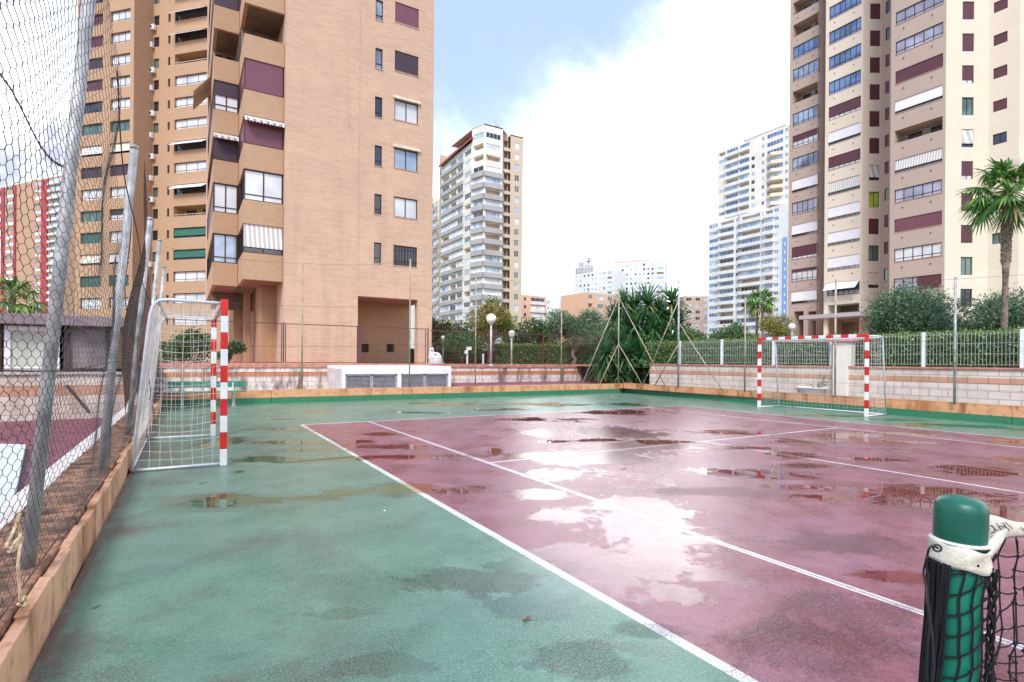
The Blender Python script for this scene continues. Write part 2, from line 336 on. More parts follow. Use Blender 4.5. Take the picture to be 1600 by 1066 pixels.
me.from_pydata(V.tolist(), [], np.stack([a_, a_+1, a_+nx+1, a_+nx], 1).tolist())
for nm, arr in (('puddle', P_), ('film', F_), ('damp', D_)):
    at_ = me.attributes.new(nm, 'FLOAT', 'POINT'); at_.data.foreach_set('value', arr.reshape(-1).astype(np.float32))
m, t, b = nt('court'); p = geo(t)
s = t.nodes.new('ShaderNodeSeparateXYZ'); t.links.new(p, s.inputs[0]); X_, Y_ = s.outputs[0], s.outputs[1]
def band(v, c, hw): return mth(t, 'LESS_THAN', mth(t, 'ABSOLUTE', mth(t, 'SUBTRACT', v, c)), hw)
def between(v, a, b): return mth(t, 'MULTIPLY', mth(t, 'GREATER_THAN', v, a), mth(t, 'LESS_THAN', v, b))
AND = lambda a, b: mth(t, 'MULTIPLY', a, b); OR = lambda a, b: mth(t, 'MAXIMUM', a, b)
inY = between(Y_, -24.0, .03); inXd = between(X_, -.03, 11.0)
lines = AND(band(X_, 0., .033), inY)
for q in (OR(band(X_, 1.353, .014), band(X_, 1.391, .014)), band(X_, 9.6, .027), band(X_, 10.97, .03)): lines = OR(lines, AND(q, inY))
lines = OR(lines, AND(band(Y_, 0., .033), inXd))
lines = OR(lines, AND(band(Y_, -5.485, .027), between(X_, 1.37, 9.6)))
lines = OR(lines, AND(band(X_, 5.485, .027), between(Y_, -18.3, -5.485)))
n_f = noise(t, p, 2.3, 7, .62); n_m = noise(t, p, .9, 5, .6); n_g = noise(t, p, 90., 3, .6); n_p = noise(t, vmap(t, p, (1, 1.0, 1)), 1.1, 8, .68, .6); n_s = noise(t, p, 9, 5, .65)
at1 = t.nodes.new('ShaderNodeAttribute'); at1.attribute_name = 'puddle'; at2 = t.nodes.new('ShaderNodeAttribute'); at2.attribute_name = 'film'
mpr = t.nodes.new('ShaderNodeMapping'); mpr.inputs['Rotation'].default_value = (0, 0, .536); t.links.new(p, mpr.inputs[0]); n_l = noise(t, vmap(t, mpr.outputs[0], (.75, 1.9, 1)), 1., 9, .7, .5)
pp = mth(t, 'ADD', at1.outputs['Fac'], mth(t, 'MULTIPLY', mth(t, 'SUBTRACT', n_l, .5), 4.8))
pp = mth(t, 'ADD', pp, mth(t, 'MULTIPLY', mth(t, 'SUBTRACT', n_s, .5), 1.1))
pud = ramp(t, pp, .12, .34); rim = AND(ramp(t, pp, -.25, .1), mth(t, 'SUBTRACT', 1., pud))
ff = mth(t, 'ADD', at2.outputs['Fac'], mth(t, 'MULTIPLY', mth(t, 'SUBTRACT', n_p, .5), 4.0))
film = ramp(t, mth(t, 'ADD', ff, mth(t, 'MULTIPLY', mth(t, 'SUBTRACT', n_s, .5), 1.2)), .05, .32)
n_k = noise(t, p, 26., 4, .7)
green = mix(t, ramp(t, n_f, .32, .68), (.105, .25, .165), (.18, .325, .235))
green = mix(t, AND(ramp(t, n_k, .45, .7), .38), green, (.21, .33, .27)); green = mix(t, AND(ramp(t, n_k, .5, .28), .4), green, (.03, .12, .085))
green = mix(t, AND(ramp(t, n_m, .42, .68), .55), green, (.155, .275, .225))
maro = mix(t, ramp(t, n_f, .32, .68), (.22, .052, .066), (.36, .145, .185))
maro = mix(t, AND(ramp(t, n_k, .45, .7), .35), maro, (.42, .21, .27)); maro = mix(t, AND(ramp(t, n_k, .5, .28), .45), maro, (.13, .025, .035))
maro = mix(t, AND(ramp(t, n_m, .45, .7), .5), maro, (.37, .185, .245))
dirt = AND(ramp(t, noise(t, p, 1.1, 6, .7), .47, .66), mth(t, 'MULTIPLY', ramp(t, X_, -.7, -2.6), .8)); dirt = OR(dirt, AND(ramp(t, X_, -2.53, -2.575), ramp(t, noise(t, p, 6., 5, .7), .40, .52)))
green = mix(t, dirt, green, (.15, .115, .09))
green = mix(t, AND(ramp(t, noise(t, p, 3.6, 6, .7), .58, .72), .35), green, (.05, .13, .10))
speck = AND(mth(t, 'GREATER_THAN', noise(t, p, 46., 2, .5), .728), ramp(t, X_, .0, -2.4)); green = mix(t, AND(speck, .8), green, (.5, .55, .5))
pit = mth(t, 'LESS_THAN', noise(t, p, 22., 2, .5), .235)
isin = AND(between(X_, -.0, 10.97), between(Y_, -24, 0.))
c = mix(t, isin, green, maro)
c = mix(t, AND(pit, .5), c, (.03, .03, .03))
wear = ramp(t, noise(t, p, 14., 5, .65), .26, .42)
c = mix(t, AND(lines, mth(t, 'MULTIPLY', wear, .95)), c, (.80, .78, .77))
grain = ramp(t, n_g, .35, .65)
c = mix(t, AND(mth(t, 'SUBTRACT', 1., grain), mth(t, 'ADD', .30, mth(t, 'MULTIPLY', ramp(t, n_p, .45, .62), .35))), c, (.03, .03, .03))
at3 = t.nodes.new('ShaderNodeAttribute'); at3.attribute_name = 'damp'
damp = ramp(t, mth(t, 'ADD', at3.outputs['Fac'], mth(t, 'MULTIPLY', mth(t, 'SUBTRACT', n_p, .5), 3.4)), -.1, .3)
spk = ramp(t, noise(t, p, 60., 3, .6), .40, .58)
dk = t.nodes.new('ShaderNodeVectorMath'); dk.operation = 'MULTIPLY'; t.links.new(c, dk.inputs[0]); dk.inputs[1].default_value = (.50, .45, .46)
c = mix(t, AND(damp, mth(t, 'ADD', .25, AND(spk, .6))), c, dk.outputs[0]); vm = t.nodes.new('ShaderNodeVectorMath'); vm.operation = 'MULTIPLY'; t.links.new(c, vm.inputs[0]); vm.inputs[1].default_value = (.70, .40, .33)
vm2 = t.nodes.new('ShaderNodeVectorMath'); vm2.operation = 'MULTIPLY'; t.links.new(c, vm2.inputs[0]); vm2.inputs[1].default_value = (.66, .62, .62)
c = mix(t, AND(film, .55), c, vm2.outputs[0]); c = mix(t, AND(rim, .45), c, vm2.outputs[0]); vm3 = t.nodes.new('ShaderNodeVectorMath'); vm3.operation = 'MULTIPLY'; t.links.new(c, vm3.inputs[0]); vm3.inputs[1].default_value = (.55, .62, .42)
c = mix(t, pud, c, mix(t, isin, vm3.outputs[0], vm.outputs[0]))
t.links.new(c, b.inputs['Base Color'])
ro = mth(t, 'ADD', .17, mth(t, 'MULTIPLY', n_f, .26)); ro = mth(t, 'ADD', ro, AND(rim, -.06))
mr = t.nodes.new('ShaderNodeMix'); mr.data_type = 'FLOAT'; t.links.new(film, mr.inputs[0]); t.links.new(ro, mr.inputs[2]); t.links.new(mth(t, 'ADD', .03, mth(t, 'MULTIPLY', n_s, .22)), mr.inputs[3])
mr2 = t.nodes.new('ShaderNodeMix'); mr2.data_type = 'FLOAT'; t.links.new(pud, mr2.inputs[0]); t.links.new(mr.outputs[0], mr2.inputs[2]); mr2.inputs[3].default_value = .012
t.links.new(mr2.outputs[0], b.inputs['Roughness']); t.links.new(mth(t, 'SUBTRACT', 1.37, mth(t, 'MULTIPLY', pud, .05)), b.inputs['IOR'])
bm = t.nodes.new('ShaderNodeBump'); bm.inputs['Distance'].default_value = .004
t.links.new(mth(t, 'ADD', n_g, mth(t, 'MULTIPLY', n_s, .8)), bm.inputs['Height'])
t.links.new(mth(t, 'MULTIPLY', mth(t, 'SUBTRACT', 1., pud), mth(t, 'ADD', AND(damp, .5), mth(t, 'SUBTRACT', .55, AND(film, .30)))), bm.inputs['Strength']); t.links.new(bm.outputs[0], b.inputs['Normal'])
me.materials.append(m); me.update()
o = bpy.data.objects.new('court_ground', me); col.objects.link(o); tag(o, kind='structure')

# ------------------------------------------------------------------ ground, terraces
def sheet(name, mat, rects, z, skirt=0.):
    mb = MB()
    for (x0, x1, y0, y1) in rects: mb.quad((x0, y0, z), (x1, y0, z), (x1, y1, z), (x0, y1, z))
    return tag(mb.build(name, mat), kind='structure')
sheet('ground', 'asphalt', [(-900, 900, -900, 900)], -.12)
sheet('neighbouring_court', 'maroon_dull', [(-42, -3.2, -60, 3.65)], -.03)
mb = MB(); mb.quad((-42, 1.0, -.026), (-3.6, 1.0, -.026), (-3.6, 1.06, -.026), (-42, 1.06, -.026)); mb.quad((-5.3, -60, -.022), (-5.24, -60, -.022), (-5.24, 1, -.022), (-5.3, 1, -.022))
sheet('terrace', 'paving', [(-120, 160, 11.02, 60), (-120, -2.85, 3.95, 11.02)], 1.09)
sheet('terrace_lawn', 'grass', [(-900, 900, 60, 900), (15.35, 900, -120, 11.02), (160, 900, 11.02, 60), (-900, -120, 3.95, 60)], 1.085)
sheet('court_edge_strip', 'maroon_dull', [(7.25, 19, 6.3, 11.02)], .31)
sheet('court_edge_strip', 'concrete', [(-2.85, 7.2, 6.3, 11.02)], .12)
sheet('planting_strip', 'earth', [(13.9, 15.3, -26, 6.3), (14.3, 19, 6.3, 10.9)], .2)

def wallmat(name, zsplit, low, high, rust, amt=.8, joint=0.):
    m, t, b = nt(name); p = geo(t); s = t.nodes.new('ShaderNodeSeparateXYZ'); t.links.new(p, s.inputs[0])
    n = noise(t, vmap(t, p, (1, 1, .35)), 1.7, 6, .65); n2 = noise(t, p, 12, 4); n3 = noise(t, vmap(t, p, (1, 1, .45)), 3.4, 6, .72)
    hi = mix(t, n2, tuple(q*.88 for q in high), tuple(min(1, q*1.1) for q in high))
    hi = mix(t, mth(t, 'MULTIPLY', ramp(t, n, .48-joint, .68-joint), amt), hi, rust)
    hi = mix(t, mth(t, 'MULTIPLY', ramp(t, n3, .55-joint, .7-joint), amt*.8), hi, tuple(q*.45 for q in rust))
    n5 = noise(t, vmap(t, p, (3.2, 3.2, 2.2)), 1., 6, .7); n6 = noise(t, p, 7., 6, .7)
    hi = mix(t, mth(t, 'MULTIPLY', ramp(t, n5, .46, .7), .55 if joint else .3), hi, tuple(q*.5 for q in rust)); hi = mix(t, mth(t, 'MULTIPLY', ramp(t, n6, .52, .66), .5), hi, (.20, .13, .085))
    foot = mth(t, 'MULTIPLY', ramp(t, mth(t, 'ADD', s.outputs[2], mth(t, 'MULTIPLY', n6, .08)), .09, .03), .6)
    top = mth(t, 'MULTIPLY', ramp(t, s.outputs[2], .36, .42), .35); hi = mix(t, top, hi, (.16, .10, .07))
    if low is not None:
        e = mth(t, 'ADD', s.outputs[2], mth(t, 'MULTIPLY', mth(t, 'SUBTRACT', n2, .5), .012))
        lo = mix(t, n2, tuple(q*.8 for q in low), tuple(q*1.2 for q in low))
        hi = mix(t, mth(t, 'LESS_THAN', e, zsplit), hi, lo)
    if joint: hi = mix(t, foot, hi, (.06, .05, .04))
    t.links.new(hi, b.inputs['Base Color']); b.inputs['Roughness'].default_value = .6; bumpn(t, b, n2, .25)
wallmat('lowwall', .175, (.035, .20, .095), (.76, .37, .18), (.42, .13, .035)); wallmat('kerb_brick', 0, None, (.70, .39, .235), (.40, .155, .06), .7, .03)
def lowwall(name, pts, thick, h, mat, label, cat, side):
    mb = MB()
    for a, b2 in zip(pts[:-1], pts[1:]):
        a, b2 = np.array([*a, 0.]), np.array([*b2, 0.]); d = (b2-a)/np.linalg.norm(b2-a); n = np.array([-d[1], d[0], 0])*side
        L = np.linalg.norm(b2-a); k = max(1, int(L/2.4))
        for q in range(k):
            j = RNG.normal(0, .004); mb.obox(a+d*L*q/k+np.array([0, 0, -.1]), d*(L/k-.006), n*thick, (0, 0, h+.1+j))
    return tag(mb.build(name, mat, origin=(*pts[0], 0), bevel=.012), label, cat)
lowwall('low_wall', [(-2.6, 6.12), (14.13, 6.02)], .2, .40, 'lowwall', 'low rust-stained orange wall with green foot across the back of the court', 'low wall', 1)
lowwall('low_wall', [(14.13, 6.01), (13.76, -7.), (13.6, -26)], .2, .42, 'lowwall', 'low orange wall with green foot along the right side of the court behind the far goal', 'low wall', 1)
# left kerb: stepped brick-on-edge tops, brown and chipped
mb = MB(); y = -24.; k = 0
while y < 5.9:
    L = .49; j = abs(RNG.normal(0, .012)); jx = RNG.normal(0, .008)
    mb.obox((-2.6+min(jx, .0), y, -.1), (0, L-.002, 0), (-.05, 0, 0), (0, 0, .345+.012*(k % 2)+j)); y += L; k += 1
mb2 = MB(); mb2.box(-3.02, -2.768, -24, 5.9, -.1, .25)
mb3 = MB(); mb3.box(-3.2, -3.03, -24, 5.9, -.1, .25)
_y = -24.
mb2 = MB()
while _y < 5.85:
    mb2.box(-3.02, -2.656, _y, _y+.078, -.1, .27+abs(RNG.normal(0, .010))); _y += .085
kr = thing('kerb_wall', 'chipped brick kerb wall under the leaning chain-link fence at the left', 'low wall', (-2.7, -8, 0))
mb.build('brick_edge', 'kerb_brick', kr, bevel=.005); 
M('kerb_brown', (.21, .105, .06), .8, .45, 9., bump=.5, dirt=(.10, .055, .035), dirtamt=.8)
M('kerb_pale', (.66, .61, .57), .8, .12, 5., bump=.2, dirt=(.36, .28, .24), dirtamt=.5)
mb2.build('brown_top', 'kerb_brown', kr, bevel=.01); mb3.build('pale_strip', 'kerb_pale', kr, bevel=.01)

# ------------------------------------------------------------------ banded block walls
def bandwall(name, bands, base, bw=.4, bh=.2, z0=.2, grime=.5):
    m, t, b = nt(name); uv = t.nodes.new('ShaderNodeUVMap').outputs[0]; p = geo(t)
    s = t.nodes.new('ShaderNodeSeparateXYZ'); t.links.new(p, s.inputs[0])
    n = t.nodes.new('ShaderNodeTexBrick'); t.links.new(uv, n.inputs['Vector']); n.inputs['Scale'].default_value = 1
    for q, v in (('Color1', (1, 1, 1, 1)), ('Color2', (.86, .86, .86, 1)), ('Mortar', (.62, .58, .55, 1)), ('Mortar Size', .012), ('Brick Width', bw), ('Row Height', bh), ('Mortar Smooth', .2)): n.inputs[q].default_value = v
    c = mix(t, noise(t, p, 3, 5), tuple(q*.9 for q in base), tuple(min(1, q*1.08) for q in base))
    for (a, e, cc) in bands:
        w_ = mth(t, 'MULTIPLY', mth(t, 'GREATER_THAN', s.outputs[2], a), mth(t, 'LESS_THAN', s.outputs[2], e))
        c = mix(t, w_, c, cc)
    vm = t.nodes.new('ShaderNodeVectorMath'); vm.operation = 'MULTIPLY'; t.links.new(c, vm.inputs[0]); t.links.new(n.outputs[0], vm.inputs[1])
    g = ramp(t, noise(t, vmap(t, p, (1, 1, .22)), 1.9, 5, .7), .44, .62); g2 = ramp(t, noise(t, p, 3.5, 5, .65), .5, .68)
    c = mix(t, mth(t, 'MULTIPLY', g, grime), vm.outputs[0], (.20, .11, .08)); c = mix(t, mth(t, 'MULTIPLY', g2, grime*.6), c, (.36, .27, .22))
    t.links.new(c, b.inputs['Base Color']); b.inputs['Roughness'].default_value = .85; bumpn(t, b, n.outputs[1], -.35, .01)
bandwall('blocks_terrace', [(.66, .84, (.60, .235, .10))], (.78, .72, .66), .34, .18, grime=1.)
bandwall('blocks_garden', [(.84, 1.0, (.60, .34, .235))], (.76, .69, .61), .42, .19, grime=.2)
bandwall('blocks_side', [(.50, .72, (.55, .30, .20))], (.62, .54, .46), .42, .2, grime=.35)
def blockwall(o, mat, a, b, z0, z1, thick, name='wall', side=1, cap=None, capmat='terracotta', capn='coping', over=.04):
    a, b = np.array([*a, z0]), np.array([*b, z0]); d = (b-a)/np.linalg.norm(b-a); n = np.array([-d[1], d[0], 0])*side
    mb = MB(); mb.obox(a, b-a, n*thick, (0, 0, z1-z0)); mb.build(name, mat, o)
    if cap:
        mb = MB(); mb.obox(a-n*over+np.array([0, 0, z1-z0+.002]), b-a, n*(thick+2*over), (0, 0, cap)); mb.build(capn, capmat, o, bevel=.01)
o = thing('terrace_wall', 'stained white and rust block wall with red coping below the terrace', 'wall', (8, 11, .17))
blockwall(o, 'blocks_terrace', (-3., 11.0), (18.75, 11.0), .1, 1.0, .3, cap=.17)
o = thing('garden_wall', 'pale block wall with one salmon course under the white bar fence', 'wall', (15.05, -3, .2))
blockwall(o, 'blocks_garden', (15.05, 5.4), (15.05, -26), .1, 1.2, .22, side=1, cap=.055)
pl = onX(1303, 15.0); pr = onX(1325, 15.0)
mb = MB(); mb.box(14.93, 15.4, pr[1], pl[1], .1, 1.98); mb.build('pillar', 'render_ivory', o, bevel=.01)
mb = MB(); mb.box(14.86, 15.47, pr[1]-.07, pl[1]+.07, 1.982, 2.06); mb.build('pillar_cap', 'terracotta', o, bevel=.01)
# ------------------------------------------------------------------ futsal goals
def make_goal(label):
    g = thing('futsal_goal', label, 'goal', (-1.63, -2.55, 0), 'red and white striped futsal goals')
    X0, Y0 = -1.63, -2.55; H = 2.08; s = .04
    def striped(a, b, nseg, first):      # square bar of alternating painted lengths
        a, b = np.asarray(a, float), np.asarray(b, float); mb = MB()
        d = (b-a)/nseg
        for k in range(nseg):
            e = np.linalg.norm(d); wv = .08
            if abs(d[2]) > .01: mb.obox(a+d*k+np.array([-s, -s, 0]), (wv, 0, 0), (0, wv, 0), d, (k+first) % 2)
            else: mb.obox(a+d*k+np.array([-s, 0, -s]), (wv, 0, 0), d, (0, 0, wv), (k+first) % 2)
        return mb
    for sy in (-1, 1):
        striped((X0, Y0+sy*1.5, 0), (X0, Y0+sy*1.5, H), 10, 0).build('post', ['paint_white', 'stripe_red'], g, bevel=.007)
    striped((X0, Y0-1.458, H-s), (X0, Y0+1.458, H-s), 15, 1).build('crossbar', ['paint_white', 'stripe_red'], g, bevel=.007)
    for sy in (-1, 1):
        y = Y0+sy*1.5
        arc = [(X0-.04, y, H-.05), (X0-.60, y, H-.04), (X0-.70, y, H-.06), (X0-.755, y, H-.13), (X0-.78, y, H-.24), (X0-.95, y, .02)]
        mb = MB(); mb.tube(arc, .02, 8); mb.build('side_frame', 'paint_goalframe', g, smooth=True)
        mb = MB(); mb.tube([(X0-.04, y, .022), (X0-.95, y, .022)], .018, 8); mb.build('ground_bar', 'paint_goalframe', g, smooth=True)
    mb = MB(); mb.tube([(X0-.955, Y0-1.5, .022), (X0-.955, Y0+1.5, .022)], .018, 8); mb.build('ground_bar', 'paint_goalframe', g, smooth=True)
    mb = MB(); mb.tube([(X0-.70, Y0-1.5, H-.07), (X0-.70, Y0+1.5, H-.07)], .014, 8); mb.build('rear_bar', 'paint_goalframe', g, smooth=True)
    # net
    mb = MB(); rr = random.Random(3); r = .0021
    def back(z): return X0-.95+ .17*min(1, z/1.9) + (.06 if z > 1.9 else 0)
    zs = np.arange(.03, 2.0, .11)
    for sy in (-1, 1):
        y = Y0+sy*1.485
        for z in zs:
            sag = rr.uniform(.01, .06)
            xs_ = np.linspace(X0-.03, back(z), 7); mb.tube([(x, y+rr.uniform(-.012, .012), z-sag*math.sin(math.pi*i/6)) for i, x in enumerate(xs_)], r, 3, caps=False)
        for x in np.arange(X0-.12, X0-.9, -.11):
            zt = 2.0 if x > X0-.72 else max(.1, 1.9*(X0-.95-x)/-.17+0)
            zt = min(2.0, zt if x <= X0-.72 else 2.0); zt = max(.15, min(2.0, (x-(X0-.95))/.17*1.9 if x < X0-.78 else 2.0))
            mb.tube([(x+rr.uniform(-.012, .012), y+rr.uniform(-.012, .012), z) for z in np.linspace(.02, zt, 8)], r, 3, caps=False)
    for z in zs: mb.tube([(back(z)-.03*math.sin(math.pi*i/12), Y0-1.5+3*i/12, z-.03*abs(math.sin(i*1.3))) for i in range(13)], r, 3, caps=False)
    for y in np.arange(Y0-1.45, Y0+1.5, .11): mb.tube([(back(z)-.02, y+rr.uniform(-.01, .01), z) for z in np.linspace(.02, 2., 8)], r, 3, caps=False)
    for x in np.linspace(X0-.05, X0-.68, 7): mb.tube([(x, Y0-1.5+3*i/10, 2.0-.05*math.sin(math.pi*i/10)-.02*(i % 2)) for i in range(11)], r, 3, caps=False)
    for y in np.arange(Y0-1.45, Y0+1.5, .11): mb.tube([(x, y, 2.01-.05*math.sin(math.pi*(y-Y0+1.5)/3)) for x in np.linspace(X0-.04, X0-.7, 4)], r, 3, caps=False)
    mb.build('net', 'net_white', g)
    return g
goal = make_goal('red and white striped futsal goal beside the leaning chain-link fence, green bench behind it')
dup(goal, (12.65, -3.02, 0), math.pi, 'red and white striped futsal goal in front of the white bar fence', 'red and white striped futsal goals')

# ------------------------------------------------------------------ tennis net post and net
k = 1.28/FPX
def pp_(px, py, d=1.28): return at(px, py, d)
top = pp_(1499.5, 838); lat = RT0
base = np.array([top[0], top[1], 0])-lat*.037
ax = (top-base)/np.linalg.norm(top-base)
def onax(z): return base+(top-base)*(z/top[2])
np_ = thing('net_post', 'green tennis net post with domed cap and cream canvas band at right foreground', 'net post', (base[0], base[1], 0))
def axtube(prof, n=28):      # revolve a profile (r,z) about the leaning axis
    mb = MB(); vs = []; fs = []
    x = np.cross(ax, [0, 1, 0]); x /= np.linalg.norm(x); y = np.cross(ax, x)
    for r, z in prof:
        for q in range(n):
            a = 2*math.pi*q/n; vs.append(onax(z)+r*(math.cos(a)*x+math.sin(a)*y))
    for i in range(len(prof)-1):
        for q in range(n): fs.append((i*n+q, i*n+(q+1) % n, (i+1)*n+(q+1) % n, (i+1)*n+q))
    fs += [tuple(range(n))[::-1], tuple(range((len(prof)-1)*n, len(prof)*n))]
    mb.add(vs, fs); return mb
zc = top[2]
axtube([(.047, 0), (.047, zc-.02)]).build('tube', 'post_green', np_, smooth=True)
axtube([(.0505, zc-.008), (.0512, zc+.006), (.0512, zc+.062), (.0495, zc+.075), (.043, zc+.084), (.030, zc+.0905), (.014, zc+.094), (.002, zc+.095)]).build('cap', 'cap_green', np_, smooth=True)
axtube([(.050, zc-.014), (.0565, zc-.013), (.058, zc-.010), (.0565, zc-.007), (.050, zc-.006)]).build('ring', 'paint_white', np_, smooth=True)
for o_ in np_.children:
    md = o_.modifiers.new('es', 'EDGE_SPLIT'); md.split_angle = math.radians(40)
netY = base[1]+.0; nX0 = base[0]+.03
nt_ = thing('tennis_net', 'black tennis net with cream canvas top band hanging from the green post', 'net', (base[0]+.05, netY, 0))
# canvas band wrapped round the post, with wrinkles, then running off along the net top
mb = MB(); n = 40; m_ = 7; vs = []; rw = random.Random(5)
x = np.cross(ax, [0, 1, 0]); x /= np.linalg.norm(x); y = np.cross(ax, x)
wr = [rw.uniform(0, 6.28) for _ in range(6)]
for j in range(m_):
    z = zc-.014-.05*j/(m_-1)
    for q in range(n):
        a = 2*math.pi*q/n; rr_ = .0545+.002*math.sin(3*a+wr[0]+j)+.0013*math.sin(8*a+j*1.7+wr[1])
        tilt = -.006*math.cos(a-2.)
        vs.append(onax(z+tilt+.0025*math.sin(5*a+j+wr[2]))+rr_*(math.cos(a)*x+math.sin(a)*y))
fs = [(j*n+q, j*n+(q+1) % n, (j+1)*n+(q+1) % n, (j+1)*n+q) for j in range(m_-1) for q in range(n)]
mb.add(vs, fs)
wrapb = mb.build('canvas_wrap', 'canvas', nt_, smooth=True); md = wrapb.modifiers.new('so', 'SOLIDIFY'); md.thickness = .003
_bt = []
for px, yt, yb in ((1527, 812, 880), (1545, 806.5, 866), (1562, 808, 846), (1580, 812.5, 841), (1600, 815, 836.5)):
    p1, p2 = onY(px, netY, yt), onY(px, netY, yb); _bt.append((p1[0], (p1[2]+p2[2])/2, (p1[2]-p2[2])/2))
_bt = np.array(_bt); _bt = np.vstack([[nX0+.0, _bt[0, 1]-.004, .030], _bt, [_bt[-1, 0]+.4, _bt[-1, 1]-.035, .02], [nX0+4.5, _bt[-1, 1]-.10, .02]]); _bt = _bt[np.argsort(_bt[:, 0])]
def ztop(X): return float(np.interp(X, _bt[:, 0], _bt[:, 1]))
def hband(X): return float(np.interp(X, _bt[:, 0], _bt[:, 2]))
def ynet(X): return netY+.012*math.sin((X-nX0)*9)
mb = MB(); Xs = np.concatenate([np.linspace(nX0+.012, nX0+.5, 26), np.linspace(nX0+.55, nX0+4.2, 30)]); vs = []; prof = 8
for X in Xs:
    u = X-nX0; hh = hband(X); dep = .006+.004*math.sin(u*17)
    for q in range(prof):
        a = 2*math.pi*q/prof; vs.append((X, ynet(X)+dep*math.cos(a)*1.3, ztop(X)-.0+hh*math.sin(a)+.003*math.sin(u*23+q)))
fs = [(i*prof+q, i*prof+(q+1) % prof, (i+1)*prof+(q+1) % prof, (i+1)*prof+q) for i in range(len(Xs)-1) for q in range(prof)]
mb.add(vs, fs); band_ = mb.build('canvas_band', 'canvas', nt_, smooth=True)
# marker strokes on the band (measured letter by letter)
strokes = [[(1549, 827), (1552, 825.3), (1555, 829)], [(1553.8, 824.2), (1558.3, 823), (1562, 829.8), (1560.5, 833.5), (1556, 835), (1562, 833.6)], [(1557.5, 824), (1567.2, 833.4), (1564.3, 834.2)],
           [(1568.6, 831.2), (1569.3, 831.9)], [(1564.3, 819.3), (1569.5, 829.3)], [(1566.5, 824.5), (1570.5, 823.2), (1574.5, 829), (1571, 830.6), (1566.8, 825)], [(1571.8, 818.4), (1579.4, 829), (1576.4, 829.6), (1573.5, 822)], [(1574.5, 816.5), (1583, 826.5)], [(1593, 823), (1599, 829)]]
mb = MB()
for st in strokes:
    P = []
    for (px, py) in st:
        q = onY(px, netY-.013, py); P.append((q[0], ynet(q[0])-.0125, q[2]))
    P2 = [np.array(P[0])]
    for a, b2 in zip(P[:-1], P[1:]): P2 += [np.array(a)+(np.array(b2)-np.array(a))*f_ for f_ in (.5, 1.)]
    mb.tube(P2, .0011, 5)
mb.build('ink_writing', 'ink', band_)
mb = MB(); KP = [pp_(1512, 868, 1.262), pp_(1527, 868, 1.262), pp_(1539, 864, 1.28), pp_(1549, 853, 1.31), pp_(1556, 840, 1.345), pp_(1566, 829, 1.375)]
mb.tube(KP, [.008, .015, .018, .017, .015, .008], 12); kn_ = mb.build('canvas_knot', 'canvas', nt_, smooth=True); kn_.scale = (1, .62, 1); kn_.location[1] += (KP[2][1]-WL[nt_.name][1])*.38
# eyelets
def torus(mb, O, N, R, r, n=20, mm=8):
    N = np.asarray(N, float); N /= np.linalg.norm(N); q = np.array([0, 0, 1.]); a1 = np.cross(N, q); a1 /= np.linalg.norm(a1); a2 = np.cross(N, a1)
    mb.tube([O+R*(math.cos(t_)*a1+math.sin(t_)*a2) for t_ in np.linspace(0, 2*math.pi, n, endpoint=False)], r, mm, closed=True)
mb = MB(); e1 = pp_(1464.5, 856.5, 1.232); torus(mb, e1, -FW+RT0*-.5, .0075, .0022); 
e2 = onY(1553, netY-.016, 843); torus(mb, e2, (-.5, -1, .1), .0075, .0022); mb.build('eyelet', 'ink', nt_, smooth=True)
# black netting: square mesh with knots
mb = MB(); rn = random.Random(11); cell = .047; nzr = 19; knots = {}
ncol = 62
def kn(i, j):
    if (i, j) not in knots:
        X = nX0+.045+i*cell*(.92 if i > 5 else .80); zt = ztop(X)-hband(X)+.004
        jit = .006 if i > 0 else .009
        knots[(i, j)] = np.array([X+rn.gauss(0, jit)+.012*math.sin(j*.9)*math.exp(-i*.3), ynet(X)+rn.gauss(0, .006)+(-.012 if i % 2 else 0), zt-j*cell+rn.gauss(0, .004)])
    return knots[(i, j)]
for i in range(ncol):
    mb.tube([kn(i, j) for j in range(nzr)], .0021, 5, caps=False)
for j in range(1, nzr):
    for i in range(ncol-1):
        a, b2 = kn(i, j), kn(i+1, j); mid = (a+b2)/2-np.array([0, 0, .004]); mb.tube([a, mid, b2], .0020, 5, caps=False)
    for i in range(min(ncol, 14)): mb.ball(kn(i, j), .0046, 6)
mb.build('netting', 'net_black', nt_)
# the net's end: bunched netting down the post, and meshes stretched across it
mb = MB(); rb = random.Random(21)
PF = np.array([top[0]-CAM[0], top[1]-CAM[1], 0.]); PF /= np.linalg.norm(PF); PR = np.array([PF[1], -PF[0], 0.])
def onpost(a, z, r=.052):     # a: angle seen from the camera, 0 = facing it, + = right
    v = -PF*math.cos(a)+PR*math.sin(a); return onax(z)+v*r
for q in range(34):
    a0 = rb.uniform(-1.30, -.30); ph = rb.uniform(0, 6)
    mb.tube([onpost(a0-.42*(1-z/zc)**1.3+.06*math.sin(z*14+ph), z, .051+.012*((q*7) % 5)/5+.012*(1-z/zc)) for z in np.linspace(zc-.055, .02, 26)], .0026, 5, caps=False)
mb.build('bunched_end', 'net_black', nt_)
mb = MB()
kz = np.arange(zc-.06, .05, -.047)
va = lambda z, i: (.15+.06*math.sin(z*30)+.45*i) - .5*max(0, (zc-.2-z))*(1.1-.5*i)
for i in range(3): mb.tube([onpost(va(z, i)+.03*math.sin(z*60), z, .0535) for z in np.arange(zc-.055, .03, -.012)], .0022, 5, caps=False)
for z in kz:
    mb.tube([onpost(a, z+.016*math.sin(a*1.4)-.012*math.cos(a*2.2), .0535) for a in np.linspace(-.4, 1.45, 12)]+[kn(0, min(nzr-1, max(0, int(round((zc-z)/cell))-1)))], .0021, 5, caps=False)
    for i in range(2): mb.ball(onpost(va(z, i), z+.016*math.sin(va(z, i)*1.4)-.012*math.cos(va(z, i)*2.2), .0535), .0045, 6)
